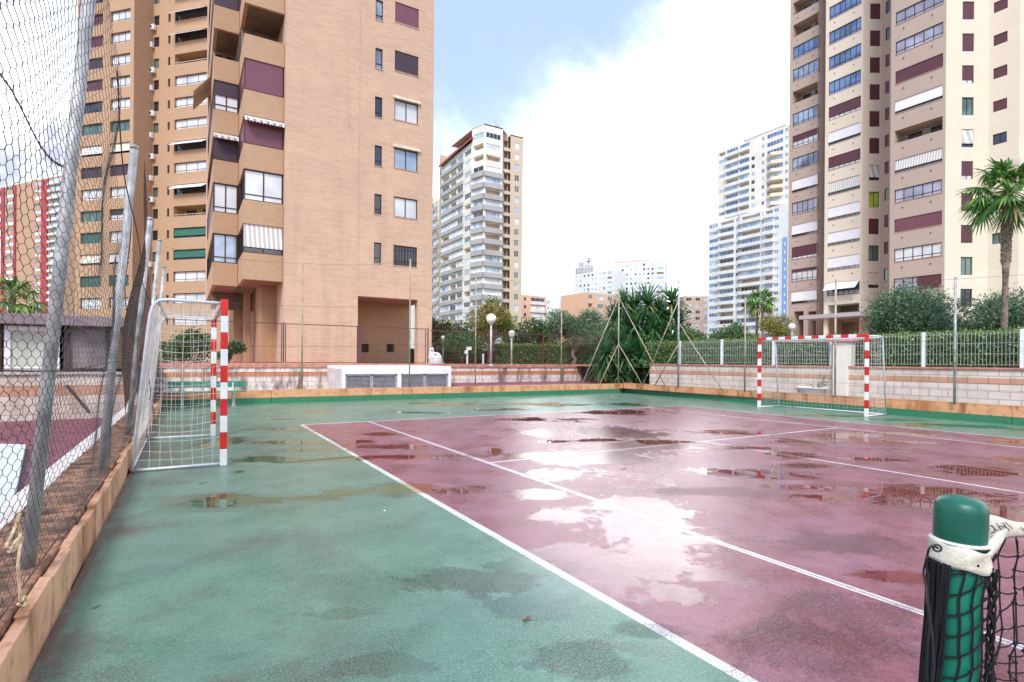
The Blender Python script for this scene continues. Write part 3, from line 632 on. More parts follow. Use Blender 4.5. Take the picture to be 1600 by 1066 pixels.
for q in range(7):
    ph = q*1.1; mb.tube([onpost(1.45+.10*math.sin(z*19+ph)+.05*q/6, z, .055+.014*math.sin(z*23+ph*2)**2) for z in np.linspace(zc-.06, .02, 40)], .0021, 5, caps=False)
mb.build('stretched_mesh', 'net_black', nt_)
mb = MB()
lp = [(1466, 857), (1458, 853), (1452, 857), (1449, 868), (1446, 880), (1443, 895), (1447, 918), (1448, 940), (1452, 966), (1451, 995), (1449, 1025), (1449, 1060), (1452, 1090), (1456, 1070), (1459, 1040), (1457, 1000), (1453, 960), (1449, 925), (1450, 900), (1447, 878), (1450, 868)]
Q = [pp_(a, b2, 1.235-.01*math.sin(i)) for i, (a, b2) in enumerate(lp)]
S = []
for i in range(len(Q)-1):
    p0, p1, p2, p3 = Q[max(0, i-1)], Q[i], Q[i+1], Q[min(len(Q)-1, i+2)]
    for u in (0, .33, .66): S.append(.5*((2*p1)+(p2-p0)*u+(2*p0-5*p1+4*p2-p3)*u*u+(3*p1-p0-3*p2+p3)*u**3))
mb.tube(S, .0024, 6); mb.build('tie_cord', 'cord_black', nt_, smooth=True)

# ------------------------------------------------------------------ bench behind the left goal
bn = thing('park_bench', 'green slatted bench on grey legs against the back wall, behind the left goal', 'bench', (-1.5, 5.6, 0))
mb = MB(); mb.box(-2.48, -.54, 5.76, 5.79, .53, .70); mb.build('backrest', 'bench_green', bn, bevel=.008)
mb = MB(); mb.box(-2.44, -.56, 5.28, 5.42, .40, .435); mb.build('seat', 'bench_green', bn, bevel=.008)
mb = MB(); mb.box(-2.44, -.56, 5.46, 5.60, .40, .435); mb.build('seat', 'bench_green', bn, bevel=.008)
for x in (-2.12, -.88):
    mb = MB(); mb.bar((x, 5.50, 0), (x, 5.50, .40), .09, .07); mb.bar((x, 5.24, .385), (x, 5.66, .385), .04, .03); mb.bar((x, 5.62, .385), (x, 5.80, .70), .035, .03); mb.box(x-.07, x+.07, 5.36, 5.64, 0, .015); mb.build('leg', 'steel_grey', bn, bevel=.004)

# ------------------------------------------------------------------ utility box with louvred doors
ub = thing('utility_cabinet', 'white plastered utility block with two pairs of louvred grey doors', 'utility box', (5, 9.7, .17))
a = onY(535, 8.5); b2 = onY(705, 8.5); xa, xb = a[0], b2[0]
zt = onY(535, 8.5, 572)[2]
mb = MB()
def zy(py, px=620): return onY(px, 8.5, py)[2]
d1a, d1b = onY(540, 8.5)[0], onY(621.5, 8.5)[0]; d2a, d2b = onY(627, 8.5)[0], onY(701, 8.5)[0]; zd = zy(584.5)
for (x0, x1, z0, z1) in ((xa, d1a, .1, zt), (d1b, d2a, .1, zt), (d2b, xb, .1, zt), (d1a, d1b, zd, zt), (d2a, d2b, zd, zt)): mb.box(x0, x1, 8.5, 8.62, z0, z1)
mb.box(xa, xb, 8.62, 10.98, zt-.12, zt); mb.box(xb-.12, xb, 8.62, 10.98, .1, zt-.12); mb.build('wall', 'box_white', ub)
mb = MB(); mb.box(xa-.004, xa+.12, 8.63, 10.98, .1, zt-.125); mb.build('side_wall', 'box_side', ub)
for (x0, x1) in ((d1a, d1b), (d2a, d2b)):
    xm = (x0+x1)/2
    for (q0, q1) in ((x0+.015, xm-.005), (xm+.005, x1-.015)):
        mb = MB(); mb.box(q0, q0+.05, 8.56, 8.60, .12, zd-.01); mb.box(q1-.05, q1, 8.56, 8.60, .12, zd-.01); mb.box(q0, q1, 8.56, 8.60, zd-.055, zd-.012)
        d_ = mb.build('door', 'steel_grey', ub)
        mb = MB(); z = .14
        while z < zd-.08:
            mb.obox((q0+.05, 8.565, z), (q1-q0-.1, 0, 0), (0, .03, .035), (0, -.004, .006), 0); z += .048
        mb.quad((q0+.05, 8.605, .12), (q1-.05, 8.605, .12), (q1-.05, 8.605, zd-.05), (q0+.05, 8.605, zd-.05), 1); mb.build('louvre', ['louvre', 'louvre_dark'], d_)
# planter pot on the strip behind the right wall
pc = onX(1268, 14.55); pc = np.array([14.55, pc[1], .2])
po = thing('planter', 'long white planter trough behind the right-hand low wall', 'planter', pc)
mb = MB(); O = pc; prof = [(.16, 0), (.2, .12), (.245, .34), (.27, .36), (.27, .40), (.235, .40), (.22, .33)]
n = 28; vs = []
for r, z in prof:
    for q in range(n):
        a_ = 2*math.pi*q/n; vs.append(O+np.array([r*math.cos(a_), 1.9*r*math.sin(a_), z]))
fs = [(i*n+q, i*n+(q+1) % n, (i+1)*n+(q+1) % n, (i+1)*n+q) for i in range(len(prof)-1) for q in range(n)]+[tuple(range((len(prof)-1)*n, len(prof)*n))]
mb.add(vs, fs); mb.build('pot', 'pot_white', po, smooth=True)

# ------------------------------------------------------------------ tall wire fence round the back of the court
def pole(mb, px, ytop, where, zb=.38, r=.024):
    p = where; zt_ = at(px, ytop, (p-CAM) @ FW)[2]; mb.tube([(p[0], p[1], zb), (p[0], p[1], zt_)], r, 8); return zt_
bf = thing('wire_fence', 'tall thin-posted wire fence standing on the low wall across the back of the court', 'fence', (5, 6.22, .4))
tops = []
for px, yt in ((472, 409), (640, 405), (743, 428), (877, 440)):
    p = onY(px, 6.2); mb = MB(); z = pole(mb, px, yt, p); tops.append((p[0], p[1], z)); mb.build('post', 'pole_tan', bf, smooth=True)
pcn = np.array([14.0, 6.2, 0]); mb = MB(); zcn = pole(mb, 974.5, 452, pcn, r=.028); mb.build('post', 'pole_tan', bf, smooth=True)
zb_ = zcn-.35
for (dx, dy, zz) in ((-1.95, 0, zb_), (-1.0, 0, 2.1), (-.05, -2.75, zb_), (-.05, -1.5, 2.1)):
    mb = MB(); mb.tube([(14.0, 6.2, zz), (14.0+dx, 6.2+dy, .40 if dy else .41)], .019, 8); mb.build('brace', 'pole_tan', bf, smooth=True)
mb = MB(); tops.append((14.0, 6.2, zcn)); tt = [(-2.6, 6.2, tops[0][2]+.1)]+tops
for zf in (1., .66, .34):
    for a, b2 in zip(tt[:-1], tt[1:]):
        a = np.array([a[0], a[1], .4+(a[2]-.45)*zf]); b2 = np.array([b2[0], b2[1], .4+(b2[2]-.45)*zf])
        mb.tube([a+(b2-a)*u-np.array([0, 0, .10*math.sin(math.pi*u)*zf]) for u in np.linspace(0, 1, 9)], .0035, 4, caps=False)
mb.build('line_wire', 'wire_rust', bf)
rf = thing('wire_fence', 'tall thin-posted wire fence standing on the right-hand low wall behind the far goal', 'fence', (13.95, 0, .4))
def Xr(px):   # along the right wall
    for X in np.linspace(13.7, 14.2, 40):
        p = onX(px, X)
        if X <= 13.76+.37*(p[1]+7)/13+.10: return p
    return p
tops = []
for px, yt, r in ((1060, 437, .035), (1164, 465, .024), (1305, 436, .026), (1492, 433, .03)):
    p = Xr(px); mb = MB(); z = pole(mb, px, yt, p, r=r); tops.append((p[0], p[1], z)); mb.build('post', 'galv' if px > 1400 or px == 1060 else 'pole_tan', rf, smooth=True)
p0 = np.array(tops[0])
for (q, zz) in ((1005, tops[0][2]-.75), (1023, 2.0), (1128, tops[0][2]-1.6)):
    e = Xr(q); e = np.array([e[0], e[1], .41]); mb = MB(); mb.tube([(p0[0], p0[1], zz), e], .019, 8); mb.build('brace', 'pole_tan', rf, smooth=True)
mb = MB(); tt = [(14.0, 6.2, zcn)]+tops+[(13.8, -9.5, tops[-1][2])]
for zf in (1., .5, .12):
    for a, b2 in zip(tt[:-1], tt[1:]):
        a = np.array([a[0], a[1], .4+(a[2]-.45)*zf]); b2 = np.array([b2[0], b2[1], .4+(b2[2]-.45)*zf])
        mb.tube([a+(b2-a)*u-np.array([0, 0, .06*math.sin(math.pi*u)*zf]) for u in np.linspace(0, 1, 9)], .003, 4, caps=False)
mb.build('line_wire', 'wire_rust', rf)

# ------------------------------------------------------------------ white bar fence on the garden wall
wf = thing('bar_fence', 'white metal bar fence on top of the pale garden wall, green hedge behind it', 'fence', (15.15, -3, 1.25))
pedge = [onX(px, 15.15)[1] for px in (1062, 1128, 1209, 1299)]; pright = [onX(px, 15.15)[1] for px in (1328, 1443, 1597)]; pright += [pright[-1]-2.6, pright[-1]-5.2, pright[-1]-7.8]
ZB, ZT = 1.30, 2.16
for lst in (pedge, pright):
    for i, y in enumerate(lst):
        mb = MB(); mb.box(15.11, 15.19, y-.035, y+.035, 1.257, ZT+.03); mb.build('post', 'fence_white', wf, bevel=.004)
    for y0, y1 in zip(lst[:-1], lst[1:]):
        mb = MB(); nb = int(abs(y1-y0)/.075)
        for q in range(1, nb): y = y0+(y1-y0)*q/nb; mb.box(15.146, 15.154, y-.0034, y+.0034, ZB, ZT)
        for z in (ZB+.03, ZB+.3, ZB+.57, ZT-.05): mb.box(15.156, 15.166, min(y0, y1)+.036, max(y0, y1)-.036, z-.0035, z+.0035)
        mb.build('panel', 'fence_bar', wf)

# ------------------------------------------------------------------ brown railing on the terrace
tr = thing('railing', 'dark brown metal frame railing along the terrace edge before the brick tower', 'railing', (3, 11.25, 1.1))
def rp(px, Y=11.25): return onY(px, Y)[0]
secs = [(-2.9, rp(440)), (rp(446), rp(558)), (rp(563.5), rp(665))]
zb, zt = 1.19, 2.74
for x in (rp(443), rp(561), rp(668.5)):
    for o_ in (-.0,): mb = MB(); mb.box(x-.022, x+.022, 11.23, 11.27, 1.18, zt+.05); mb.build('post', 'rail_brown', tr)
for (x0, x1) in secs:
    mb = MB()
    for x in (x0, x1): mb.box(x-.017, x+.017, 11.236, 11.264, zb, zt)
    mb.box(x0, x1, 11.236, 11.264, zt-.03, zt); mb.box(x0, x1, 11.236, 11.264, zb, zb+.03)
    for z in np.arange(zb+.1, zt-.05, .1): mb.tube([(x0, 11.25, z), (x1, 11.25, z)], .0022, 3, caps=False)
    for x in np.arange(x0+.15, x1, .3): mb.tube([(x, 11.25, zb), (x, 11.25, zt)], .0018, 3, caps=False)
    mb.build('frame_panel', 'rail_brown', tr)
tr = thing('railing', 'dark brown wire-mesh railing right of the white bird sculpture, in front of the hedge', 'railing', (13, 11.25, 1.1))
xs_ = [rp(672), rp(763), rp(769), rp(849), rp(856), rp(940)]
for x in xs_[1:]:
    mb = MB(); mb.box(x-.03, x+.03, 11.22, 11.28, 1.10, 2.72 if x != xs_[4] else 2.3); mb.build('post', 'rail_brown', tr)
for x0, x1 in ((xs_[0], xs_[1]), (xs_[2], xs_[3]), (xs_[4], xs_[5])):
    mb = MB(); mb.box(x0, x1, 11.24, 11.26, 2.66, 2.70); mb.box(x0, x1, 11.24, 11.26, 1.14, 1.18)
    for x in np.arange(x0+.05, x1, .085): mb.tube([(x, 11.25, 1.14), (x, 11.25, 2.68)], .0045, 4, caps=False)
    for z in np.arange(1.25, 2.65, .17): mb.tube([(x0, 11.25, z), (x1, 11.25, z)], .0035, 3, caps=False)
    mb.build('mesh_panel', 'rail_brown', tr)

# ------------------------------------------------------------------ globe lamps
def lamp(px, py, d, dia, label, zb=1.09, name='globe_lamp'):
    c = at(px, py, d); g = thing(name, label, 'street lamp', (c[0], c[1], zb), 'globe lamps on the terrace')
    mb = MB(); mb.tube([(c[0], c[1], zb), (c[0], c[1], c[2]-dia*.5)], .045 if dia > .3 else .035, 10); mb.lathe((c[0], c[1], zb), [(.10, 0), (.10, .05), (.05, .10)], 12); mb.lathe((c[0], c[1], c[2]-dia*.62), [(.05, 0), (.09, .03), (.10, .07), (.06, .10)], 12); mb.build('pole', 'lamp_pole', g, smooth=True)
    mb = MB(); mb.ball(c, dia/2, 20); mb.build('globe', 'globe', g, smooth=True); return g
lamp(767.5, 498, 24, .44, 'tallest white globe lamp, by the yellow-green tree')
lamp(799.5, 521.5, 31, .36, 'white globe lamp in front of the clipped hedge')
lamp(808.5, 531, 52, .36, 'small distant white globe lamp above the hedge')
lamp(692.5, 528, 36, .30, 'white globe lamp behind the white bird sculpture')
lamp(1237.5, 510.5, 42, .50, 'white globe lamp at the entrance of the right-hand tower')

# ------------------------------------------------------------------ white sculpture
c = onY(683, 11.65); O = np.array([c[0], 11.9, 1.09])
d_ = (O-CAM) @ FW; u = d_/FPX
sc = thing('sculpture', 'rounded white bird sculpture on the terrace beside the brick tower', 'sculpture', O)
mb = MB(); body = []
pr = [(9.3, 0), (9.9, 3), (10, 7), (9.6, 11), (8.4, 15), (6.4, 18.5), (3.5, 20.6), (.3, 21)]
mb.lathe(O+RT0*u*1.5, [(r*u, z*u) for r, z in pr], 24)
mb.lathe(O-RT0*u*5, [(5.2*u, 8*u), (5.0*u, 14*u), (4.0*u, 19*u), (3.3*u, 22*u), (3.4*u, 24*u), (2.9*u, 26.5*u), (1.6*u, 28*u), (.1*u, 28.4*u)], 18)
mb.build('body', 'statue_white', sc, smooth=True)
mb = MB(); mb.lathe(O-RT0*u*4.5-FW*u*3.2, [(.1*u, 22.6*u), (1.0*u, 23.3*u), (1.0*u, 24.2*u), (.1*u, 25*u)], 10); mb.build('beak', 'ac_dark', sc, smooth=True)
mb = MB(); mb.lathe(O+RT0*u*2-FW*u*8.3, [(.1*u, 16*u), (1.6*u, 17*u), (1.8*u, 18*u), (.1*u, 19*u)], 10); mb.build('hollow', 'render_grey', sc, smooth=True)
# small white signposts on the lawn
for px, py0, py1, lab in ((730, 542, 563, 'small white signpost with two boards by the hedge'), (755, 553, 563, 'short white post by the brown railing')):
    p = at(px, py1, 27); q = at(px, py0, 27); s = thing('signpost', lab, 'post', (p[0], p[1], 1.09)); mb = MB(); mb.tube([(p[0], p[1], 1.09), (p[0], p[1], q[2])], .045, 8); mb.build('pole', 'paint_white', s)
    if px == 730:
        mb = MB(); mb.obox(q+np.array([.03, -.05, -.16]), RT0*.16, (0, 0, .16), FW*.03); mb.obox(q+np.array([-.16, -.05, -.34]), RT0*.14, (0, 0, .16), FW*.03); mb.build('board', 'paint_white', s)
# ------------------------------------------------------------------ leaning chain-link fence at the left
lf = thing('chain_link_fence', 'leaning grey-posted chain-link fence with sagging torn mesh along the left kerb', 'fence', (-2.72, -4, .28))
def lean(z): return .24*(z-.285)/3.1
for y, h in ((-10.9, 3.45), (-8.2, 3.45), (-5.4, 3.36), (-2.6, 3.28), (.2, 3.5), (3., 3.4)):
    mb = MB(); r = .030 if y < -6 else .034
    mb.tube([(-2.72+lean(z), y, z) for z in (.26, h)], r, 12); mb.lathe((-2.72+lean(h), y, h-.01), [(r+.003, 0), (r+.003, .03), (.01, .045)], 12); mb.build('post', 'galv', lf, smooth=True)
def ztopf(y):
    return float(np.interp(y, [-12, -8., -6.2, -4.6, -3, 0, 3, 6], [3.42, 3.3, 2.55, 2.35, 2.15, 1.75, 1.35, 1.2]))
rl = random.Random(4)
def wob(y, z): return .030*math.sin(y*1.7+z*1.1)+.022*math.sin(y*3.9-z*2.3)+.02*math.sin(z*5+y)
def meshwires(mb, y0, y1, py, hz, zlo, zhi, Xf, r, tear=None):
    i = 0; y = y0
    while y < y1:
        zt = zhi(y); n = int((zt-zlo)/hz)
        if n > 1:
            pts = []
            for j in range(n+1):
                for dz in (-.24, .24):
                    z = zlo+(j+dz)*hz; yy = y+(py*.5 if (j+i) % 2 else 0)+.006*math.sin(z*9+y*3)
                    pts.append((Xf(yy, z), yy+.02*math.sin(z*1.7+y)+rl.gauss(0, py*.03), z))
            mb.tube(pts, r, 3, caps=False)
        y += py*.5; i += 1
mb = MB(); meshwires(mb, -11.2, -2.6, .105, .034, .30, ztopf, lambda y, z: -2.665+lean(z)+wob(y, z)*min(1, z), .00145)
mb.build('wire_mesh', 'wire_dark', lf)
mb = MB(); meshwires(mb, -2.6, 5.6, .12, .05, .30, ztopf, lambda y, z: -2.665+lean(z)+wob(y, z)*1.4, .0021); mb.build('wire_mesh', 'wire_rust', lf)
# torn flap hanging between two posts, and the loose selvage wires
mb = MB(); meshwires(mb, -5.3, 1.6, .075, .04, .8, lambda y: float(np.interp(y, [-5.3, -3.4, -1, 1.6], [3.3, 3.0, 2.5, 1.5])), lambda y, z: -2.62+lean(z)-.16*math.sin(math.pi*min(1, max(0, (y+5.3)/6.9)))+.05*math.sin(z*3), .0026); mb.build('torn_flap', 'wire_rust', lf)
mb = MB()
def loop(pts, r):
    P = [np.array(q, float) for q in pts]; S = []
    for i in range(len(P)-1):
        p0, p1, p2, p3 = P[max(0, i-1)], P[i], P[i+1], P[min(len(P)-1, i+2)]
        for u in np.linspace(0, 1, 6)[:-1]: S.append(.5*((2*p1)+(p2-p0)*u+(2*p0-5*p1+4*p2-p3)*u*u+(3*p1-p0-3*p2+p3)*u**3))
    S.append(P[-1]); mb.tube(S, r, 5)
loop([(-2.63+lean(ztopf(y))+.03*math.sin(y*2), y, ztopf(y)) for y in np.linspace(-7.6, 4, 14)], .0045)
loop([(-2.50, -5.35, 3.2), (-2.58, -4.4, 2.7), (-2.72, -3.2, 2.1), (-2.70, -1.6, 1.5), (-2.60, .1, .9), (-2.66, .9, .35)], .006)
loop([(-2.5, -2.55, 3.2), (-2.62, -2.0, 2.4), (-2.74, -1.5, 1.6), (-2.66, -.8, .9), (-2.7, .1, .32)], .006)
loop([(-2.6, -2.6, 1.4), (-2.50, -1.9, .9), (-2.58, -1.0, .55), (-2.68, -.1, .33)], .006)
loop([(-2.66, -11.1, .315), (-2.66, -7, .318), (-2.66, -3, .31), (-2.66, 2, .32)], .004)
loop([(-2.62, -11.1, 1.35), (-2.60, -8.2, 1.27), (-2.60, -5.4, 1.3), (-2.61, -2.6, 1.22)], .0028)
mb.build('selvage_wire', 'wire_rust', lf)
mb = MB()    # barbed strand
a, b2 = at(-30, 95, 2.9), at(102, 262, 3.3); S = [a+(b2-a)*u+np.array([0, 0, .06*math.sin(2*math.pi*u)]) for u in np.linspace(0, 1, 40)]
mb.tube([q+.006*np.array([0, math.cos(i*1.9), math.sin(i*1.9)]) for i, q in enumerate(S)], .0035, 4); mb.tube([q-.006*np.array([0, math.cos(i*1.9), math.sin(i*1.9)]) for i, q in enumerate(S)], .0035, 4)
for i in range(2, 40, 3):
    for s_ in (-1, 1): mb.tube([S[i]-np.array([0, .012, .012*s_]), S[i]+np.array([0, .012, .012*s_])], .002, 3)
mb.build('barbed_strand', 'wire_dark', lf)
# rope tied to the mesh
rp_ = MB(); mb = rp_
P = [(31, 803), (27, 815), (32, 835), (22, 850), (14, 862), (24, 858), (34, 840), (30, 865), (28, 885), (30, 905), (31, 925), (33, 940), (38, 932), (41, 942), (36, 948), (28, 944)]
Q = [onX(a, -2.60, b2) for a, b2 in P]; loop(Q, .0055)
loop([onX(a, -2.605, b2) for a, b2 in ((31, 803), (20, 832), (10, 852), (16, 858), (27, 842), (33, 848))], .005)
mb.build('rope', 'rope', None, origin=Q[0]); tag(bpy.data.objects['rope'], 'frayed beige rope knotted to the chain-link mesh near the kerb', 'rope')
# ------------------------------------------------------------------ things on the neighbouring court
nw = thing('block_wall', 'stained block wall with a salmon band closing the maroon court at the left', 'wall', (-8, 3.7, 0))
blockwall(nw, 'blocks_side', (-42, 3.66), (-2.9, 3.66), -.1, .95, .28, cap=.06, capmat='concrete')
sh = thing('shelter', 'flat-roofed grey concrete shelter with white-framed panel behind the left fence', 'shelter', (-7, 4.6, 1.0))
mb = MB(); mb.box(-16, -3.0, 3.72, 7.2, 2.05, 2.28); mb.build('roof_slab', 'slab_grey', sh, bevel=.01)
def sx_(px, Y=4.0): return onY(px, Y)[0]
for px in (-8, 101, 173):
    x = sx_(px); mb = MB(); mb.box(x-.09, x+.09, 4.0, 4.18, 1.02, 2.05); mb.build('pillar', 'post_dark', sh)
mb = MB(); x0, x1 = sx_(11), sx_(95); mb.box(x0, x1, 4.04, 4.08, 1.06, 1.98)
pn = mb.build('panel', 'panel_beige', sh)
mb = MB()
for (q0, q1, z0, z1) in ((x0-.05, x0+.05, 1.02, 2.02), (x1-.05, x1+.05, 1.02, 2.02)): mb.box(q0, q1, 4.0, 4.05, z0, z1)
mb.box(x0+.05, x1-.05, 4.0, 4.05, 1.92, 2.02); mb.box(x0+.05, x1-.05, 4.0, 4.05, 1.02, 1.12); mb.build('panel_frame', 'paint_white', pn)
mb = MB(); mb.box(sx_(104), sx_(170), 4.05, 4.10, 1.02, 2.04); mb.build('panel', 'panel_grey', sh)
mb = MB(); mb.box(sx_(177), -3.05, 4.6, 4.66, 1.02, 2.04); mb.build('panel', 'sill', sh)
mb = MB(); mb.box(-16, sx_(-8), 6.9, 7.0, 1.02, 2.04); mb.build('rear_wall', 'panel_grey', sh)
mb = MB(); mb.tube([onY(104, 3.5, 602), onY(140, 3.4, 645)], .03, 6); st_ = mb.build('prop', 'post_dark', sh)
# pale board lying on the court
A, B, C_, D = onz(-70, 697), onz(40, 700), onz(10, 845), onz(-90, 845)
mb = MB(); mb.add([A+[0, 0, -.02], B+[0, 0, -.02], C_+[0, 0, -.02], D+[0, 0, -.02], A+[0, 0, .05], B+[0, 0, .05], C_+[0, 0, .05], D+[0, 0, .05]], [(3, 2, 1, 0), (4, 5, 6, 7), (0, 1, 5, 4), (1, 2, 6, 5), (2, 3, 7, 6), (3, 0, 4, 7)])
tag(mb.build('board', 'board_blue', None, origin=D), 'pale blue-white board lying on the maroon court beyond the fence', 'board')
mb = MB(); cT = onz(-5, 872); cT = np.array([-3.75, cT[1]+.1, 0]); n = 22; vs = []; rt = random.Random(9)
for i in range(n):
    for j in range(n):
        x_, y_ = (i/(n-1)-.5), (j/(n-1)-.5); rr_ = max(0, 1-4*(x_*x_+y_*y_)*.9)
        vs.append((cT[0]+x_*1.0, cT[1]+y_*1.5, -.02+.26*math.sqrt(rr_)*(.6+.4*math.sin(9*x_+5*y_)*math.cos(7*y_))+.05*rr_*math.sin(31*x_+13*y_)))
mb.add(vs, [(i*n+j, (i+1)*n+j, (i+1)*n+j+1, i*n+j+1) for i in range(n-1) for j in range(n-1)])
tag(mb.build('tarpaulin', 'tarp_blue', None, origin=cT, smooth=True), 'crumpled blue tarpaulin heaped outside the left kerb by the rope', 'tarpaulin')
# litter on the court
for (px, py, sz, lab) in ((823, 969, .035, 'fallen brown leaf on the green strip beside the white sideline'), (600, 799, .02, 'tiny pale scrap on the green court near the left puddle'), (975, 733, .05, 'small dark leaf on the glaring wet maroon court')):
    q = onz(px, py); mb = MB(); pts = [(math.cos(a)*sz*(1 if k % 2 else .55), math.sin(a)*sz*(.6 if k % 2 else .3), .006+.006*math.sin(a*2)) for k, a in enumerate(np.linspace(0, 2*math.pi, 9)[:-1])]
    mb.add([q+np.array(v_) for v_ in pts]+[q+np.array([0, 0, .012])], [(k, (k+1) % 8, 8) for k in range(8)])
    tag(mb.build('fallen_leaf' if 'leaf' in lab else 'paper_scrap', 'leaf_litter' if 'leaf' in lab else 'paint_white', None, origin=q), lab, 'leaf' if 'leaf' in lab else 'litter')

# ------------------------------------------------------------------ vegetation
def leafcloud(mb, blobs, n, size, nm, seed, aspect=.45, shell=.55, up=.25, droop=0.):
    r = np.random.default_rng(seed); B = np.asarray(blobs, float)      # x y z rx ry rz
    vol = (B[:, 3]*B[:, 4]*B[:, 5])**.75; pick = r.choice(len(B), n, p=vol/vol.sum())
    d = r.normal(size=(n, 3)); d /= np.linalg.norm(d, axis=1, keepdims=True)
    rad = shell+(1-shell)*r.random(n)**.6; rad *= (1+.16*r.normal(size=n))
    tw = 1+.22*np.sin(d[:, 0]*5+pick*1.7)*np.sin(d[:, 1]*6+pick)*np.sin(d[:, 2]*5+2*pick)
    P = B[pick, :3]+d*B[pick, 3:]*(rad*tw)[:, None]
    ax_ = d*.7+r.normal(size=(n, 3))*.75+np.array([0, 0, up]); ax_ /= np.linalg.norm(ax_, axis=1, keepdims=True)
    sd_ = np.cross(ax_, r.normal(size=(n, 3))); sd_ /= np.linalg.norm(sd_, axis=1, keepdims=True)
    L = size*(.6+.8*r.random(n))[:, None]; W = L*aspect
    tip = P+ax_*L*.5-np.array([0, 0, droop])*L; b_ = P-ax_*L*.5; l_ = P+sd_*W*.5; r_ = P-sd_*W*.5
    V = np.stack([b_, r_, tip, l_], 1).reshape(-1, 3); F = np.arange(4*n).reshape(n, 4)
    cl = r.random(len(B)); mi = (r.random(n)*.45+cl[pick]*.55)*nm
    return mb.arrays(V, F, np.minimum(nm-1, mi.astype(int)))
def limb(mb, a, b2, r0, r1, seed, n=7, wob_=.05):
    r = random.Random(seed); a, b2 = np.asarray(a, float), np.asarray(b2, float); L = np.linalg.norm(b2-a)
    mb.tube([a+(b2-a)*i/(n-1)+np.array([r.gauss(0, wob_), r.gauss(0, wob_), 0])*L*(0 < i < n) for i in range(n)], np.linspace(r0, r1, n), 8)
def tree(name, label, cat, base, h, rad, n, size, mats, seed, trunk=.12, th=.35, nb=9, flat=.8, aspect=.45, group=None, bark='bark', low=.45, shell=.5):
    r = random.Random(seed); base = np.asarray(base, float); g = thing(name, label, cat, base, group)
    cz = base[2]+h*(low+1)/2; hz = h*(1-low)/2; blobs = []; tips = []
    for i in range(nb):
        a = i*2.4+r.uniform(-.4, .4); q = r.uniform(.25, .72)*rad; z = cz+hz*r.uniform(-.65, .72)
        k = math.sqrt(max(.15, 1-((z-cz)/hz)**2)); br = rad*r.uniform(.30, .46)
        c_ = base*[1, 1, 0]+np.array([q*k*math.cos(a), q*k*math.sin(a), z]); blobs.append((*c_, br, br, br*flat)); tips.append(c_)
    mb = MB(); t0 = base+np.array([0, 0, h*th]); limb(mb, base-np.array([0, 0, .1]), t0, trunk*1.3, trunk*.8, seed)
    for i, c_ in enumerate(tips): limb(mb, t0-np.array([0, 0, h*.06*(i % 3)]), c_, trunk*.45, trunk*.1, seed+i)
    mb.build('trunk', bark, g, smooth=True)
    mb = MB(); leafcloud(mb, blobs, n, size, len(mats), seed, aspect, shell); mb.build('crown', mats, g); return g
T0 = 1.09
def gp(px, d, z=T0): q = at(px, 560, d); return np.array([q[0], q[1], z])
tree('young_tree', 'yellow-green feathery tree behind the tallest globe lamp', 'tree', gp(766, 38), 4.4, 2.0, 6500, .17, ['g_olive', 'g_yellow', 'g_olive', 'g_mid'], 3, .09, .3, 12, .9, low=.3, shell=.35)
tree('tree', 'rusty olive tree at the corner of the brick tower behind the white sculpture', 'tree', gp(679, 44), 3.8, 1.7, 3200, .2, ['g_olive', 'g_brown', 'g_mid'], 4, .1, .3, 8, low=.25)
tree('tree', 'dark green bushy tree above the hedge left of the tall wire-fence pole', 'tree', gp(832, 46), 3.3, 2.7, 9000, .2, ['g_dark', 'g_mid', 'g_dark', 'g_light'], 5, .12, .25, 10, .8, low=.2)
tree('olive_tree', 'grey-green olive tree left of the yucca clump', 'tree', gp(897, 40), 3.9, 2.3, 15000, .17, ['g_grey', 'g_greyd', 'g_greyl'], 6, .13, .35, 11, .8, .28, low=.3, bark='bark_grey')
tree('olive_tree', 'smaller grey olive tree directly behind the left side of the yucca clump', 'tree', gp(937, 43), 3.5, 1.9, 10000, .17, ['g_greyd', 'g_grey', 'g_greyl'], 7, .13, .35, 9, .8, .28, low=.25, bark='bark_grey')
tree('tree', 'bright green low bush above the hedge between the two brown railing posts', 'bush', gp(868, 44), 2.5, 1.6, 2600, .18, ['g_light', 'g_mid', 'g_yellow'], 8, .1, .3, 7, low=.15)
tree('tree', 'green leafy tree right of the yucca clump beyond the white fence', 'tree', gp(1092, 46), 3.2, 2.4, 4500, .22, ['g_mid', 'g_light', 'g_dark'], 9, .13, .3, 9, low=.2)
tree('tree', 'feathery green tree beside the two slim palms beyond the white fence', 'tree', gp(1150, 44), 3.3, 2.1, 4500, .2, ['g_grey', 'g_mid', 'g_greyl'], 10, .13, .3, 9, low=.2)
tree('round_tree', 'rounded yellow-green tree left of the right-hand tower entrance', 'tree', gp(1213, 52), 5.0, 2.2, 7000, .19, ['g_olive', 'g_yellow', 'g_olive', 'g_light'], 11, .14, .25, 12, .85, low=.12)
tree('shrub', 'dark green shrub seen through the left goal net', 'shrub', gp(285, 24.5), 1.55, 1.5, 3200, .15, ['g_dark', 'g_mid', 'g_dark', 'g_light'], 12, .06, .2, 9, low=.1)
tree('shrub', 'small dark shrub beside the brick columns right of the left goal post', 'shrub', gp(358, 26.5), 1.1, .75, 1500, .13, ['g_dark', 'g_mid', 'g_brown'], 13, .05, .2, 6, low=.1)
tree('shrub', 'low green bushes behind the wire mesh railing left of the globe lamp', 'shrub', gp(722, 34), 2.0, 1.5, 2500, .16, ['g_palm', 'g_dark', 'g_mid'], 14, .06, .2, 7, low=.1)
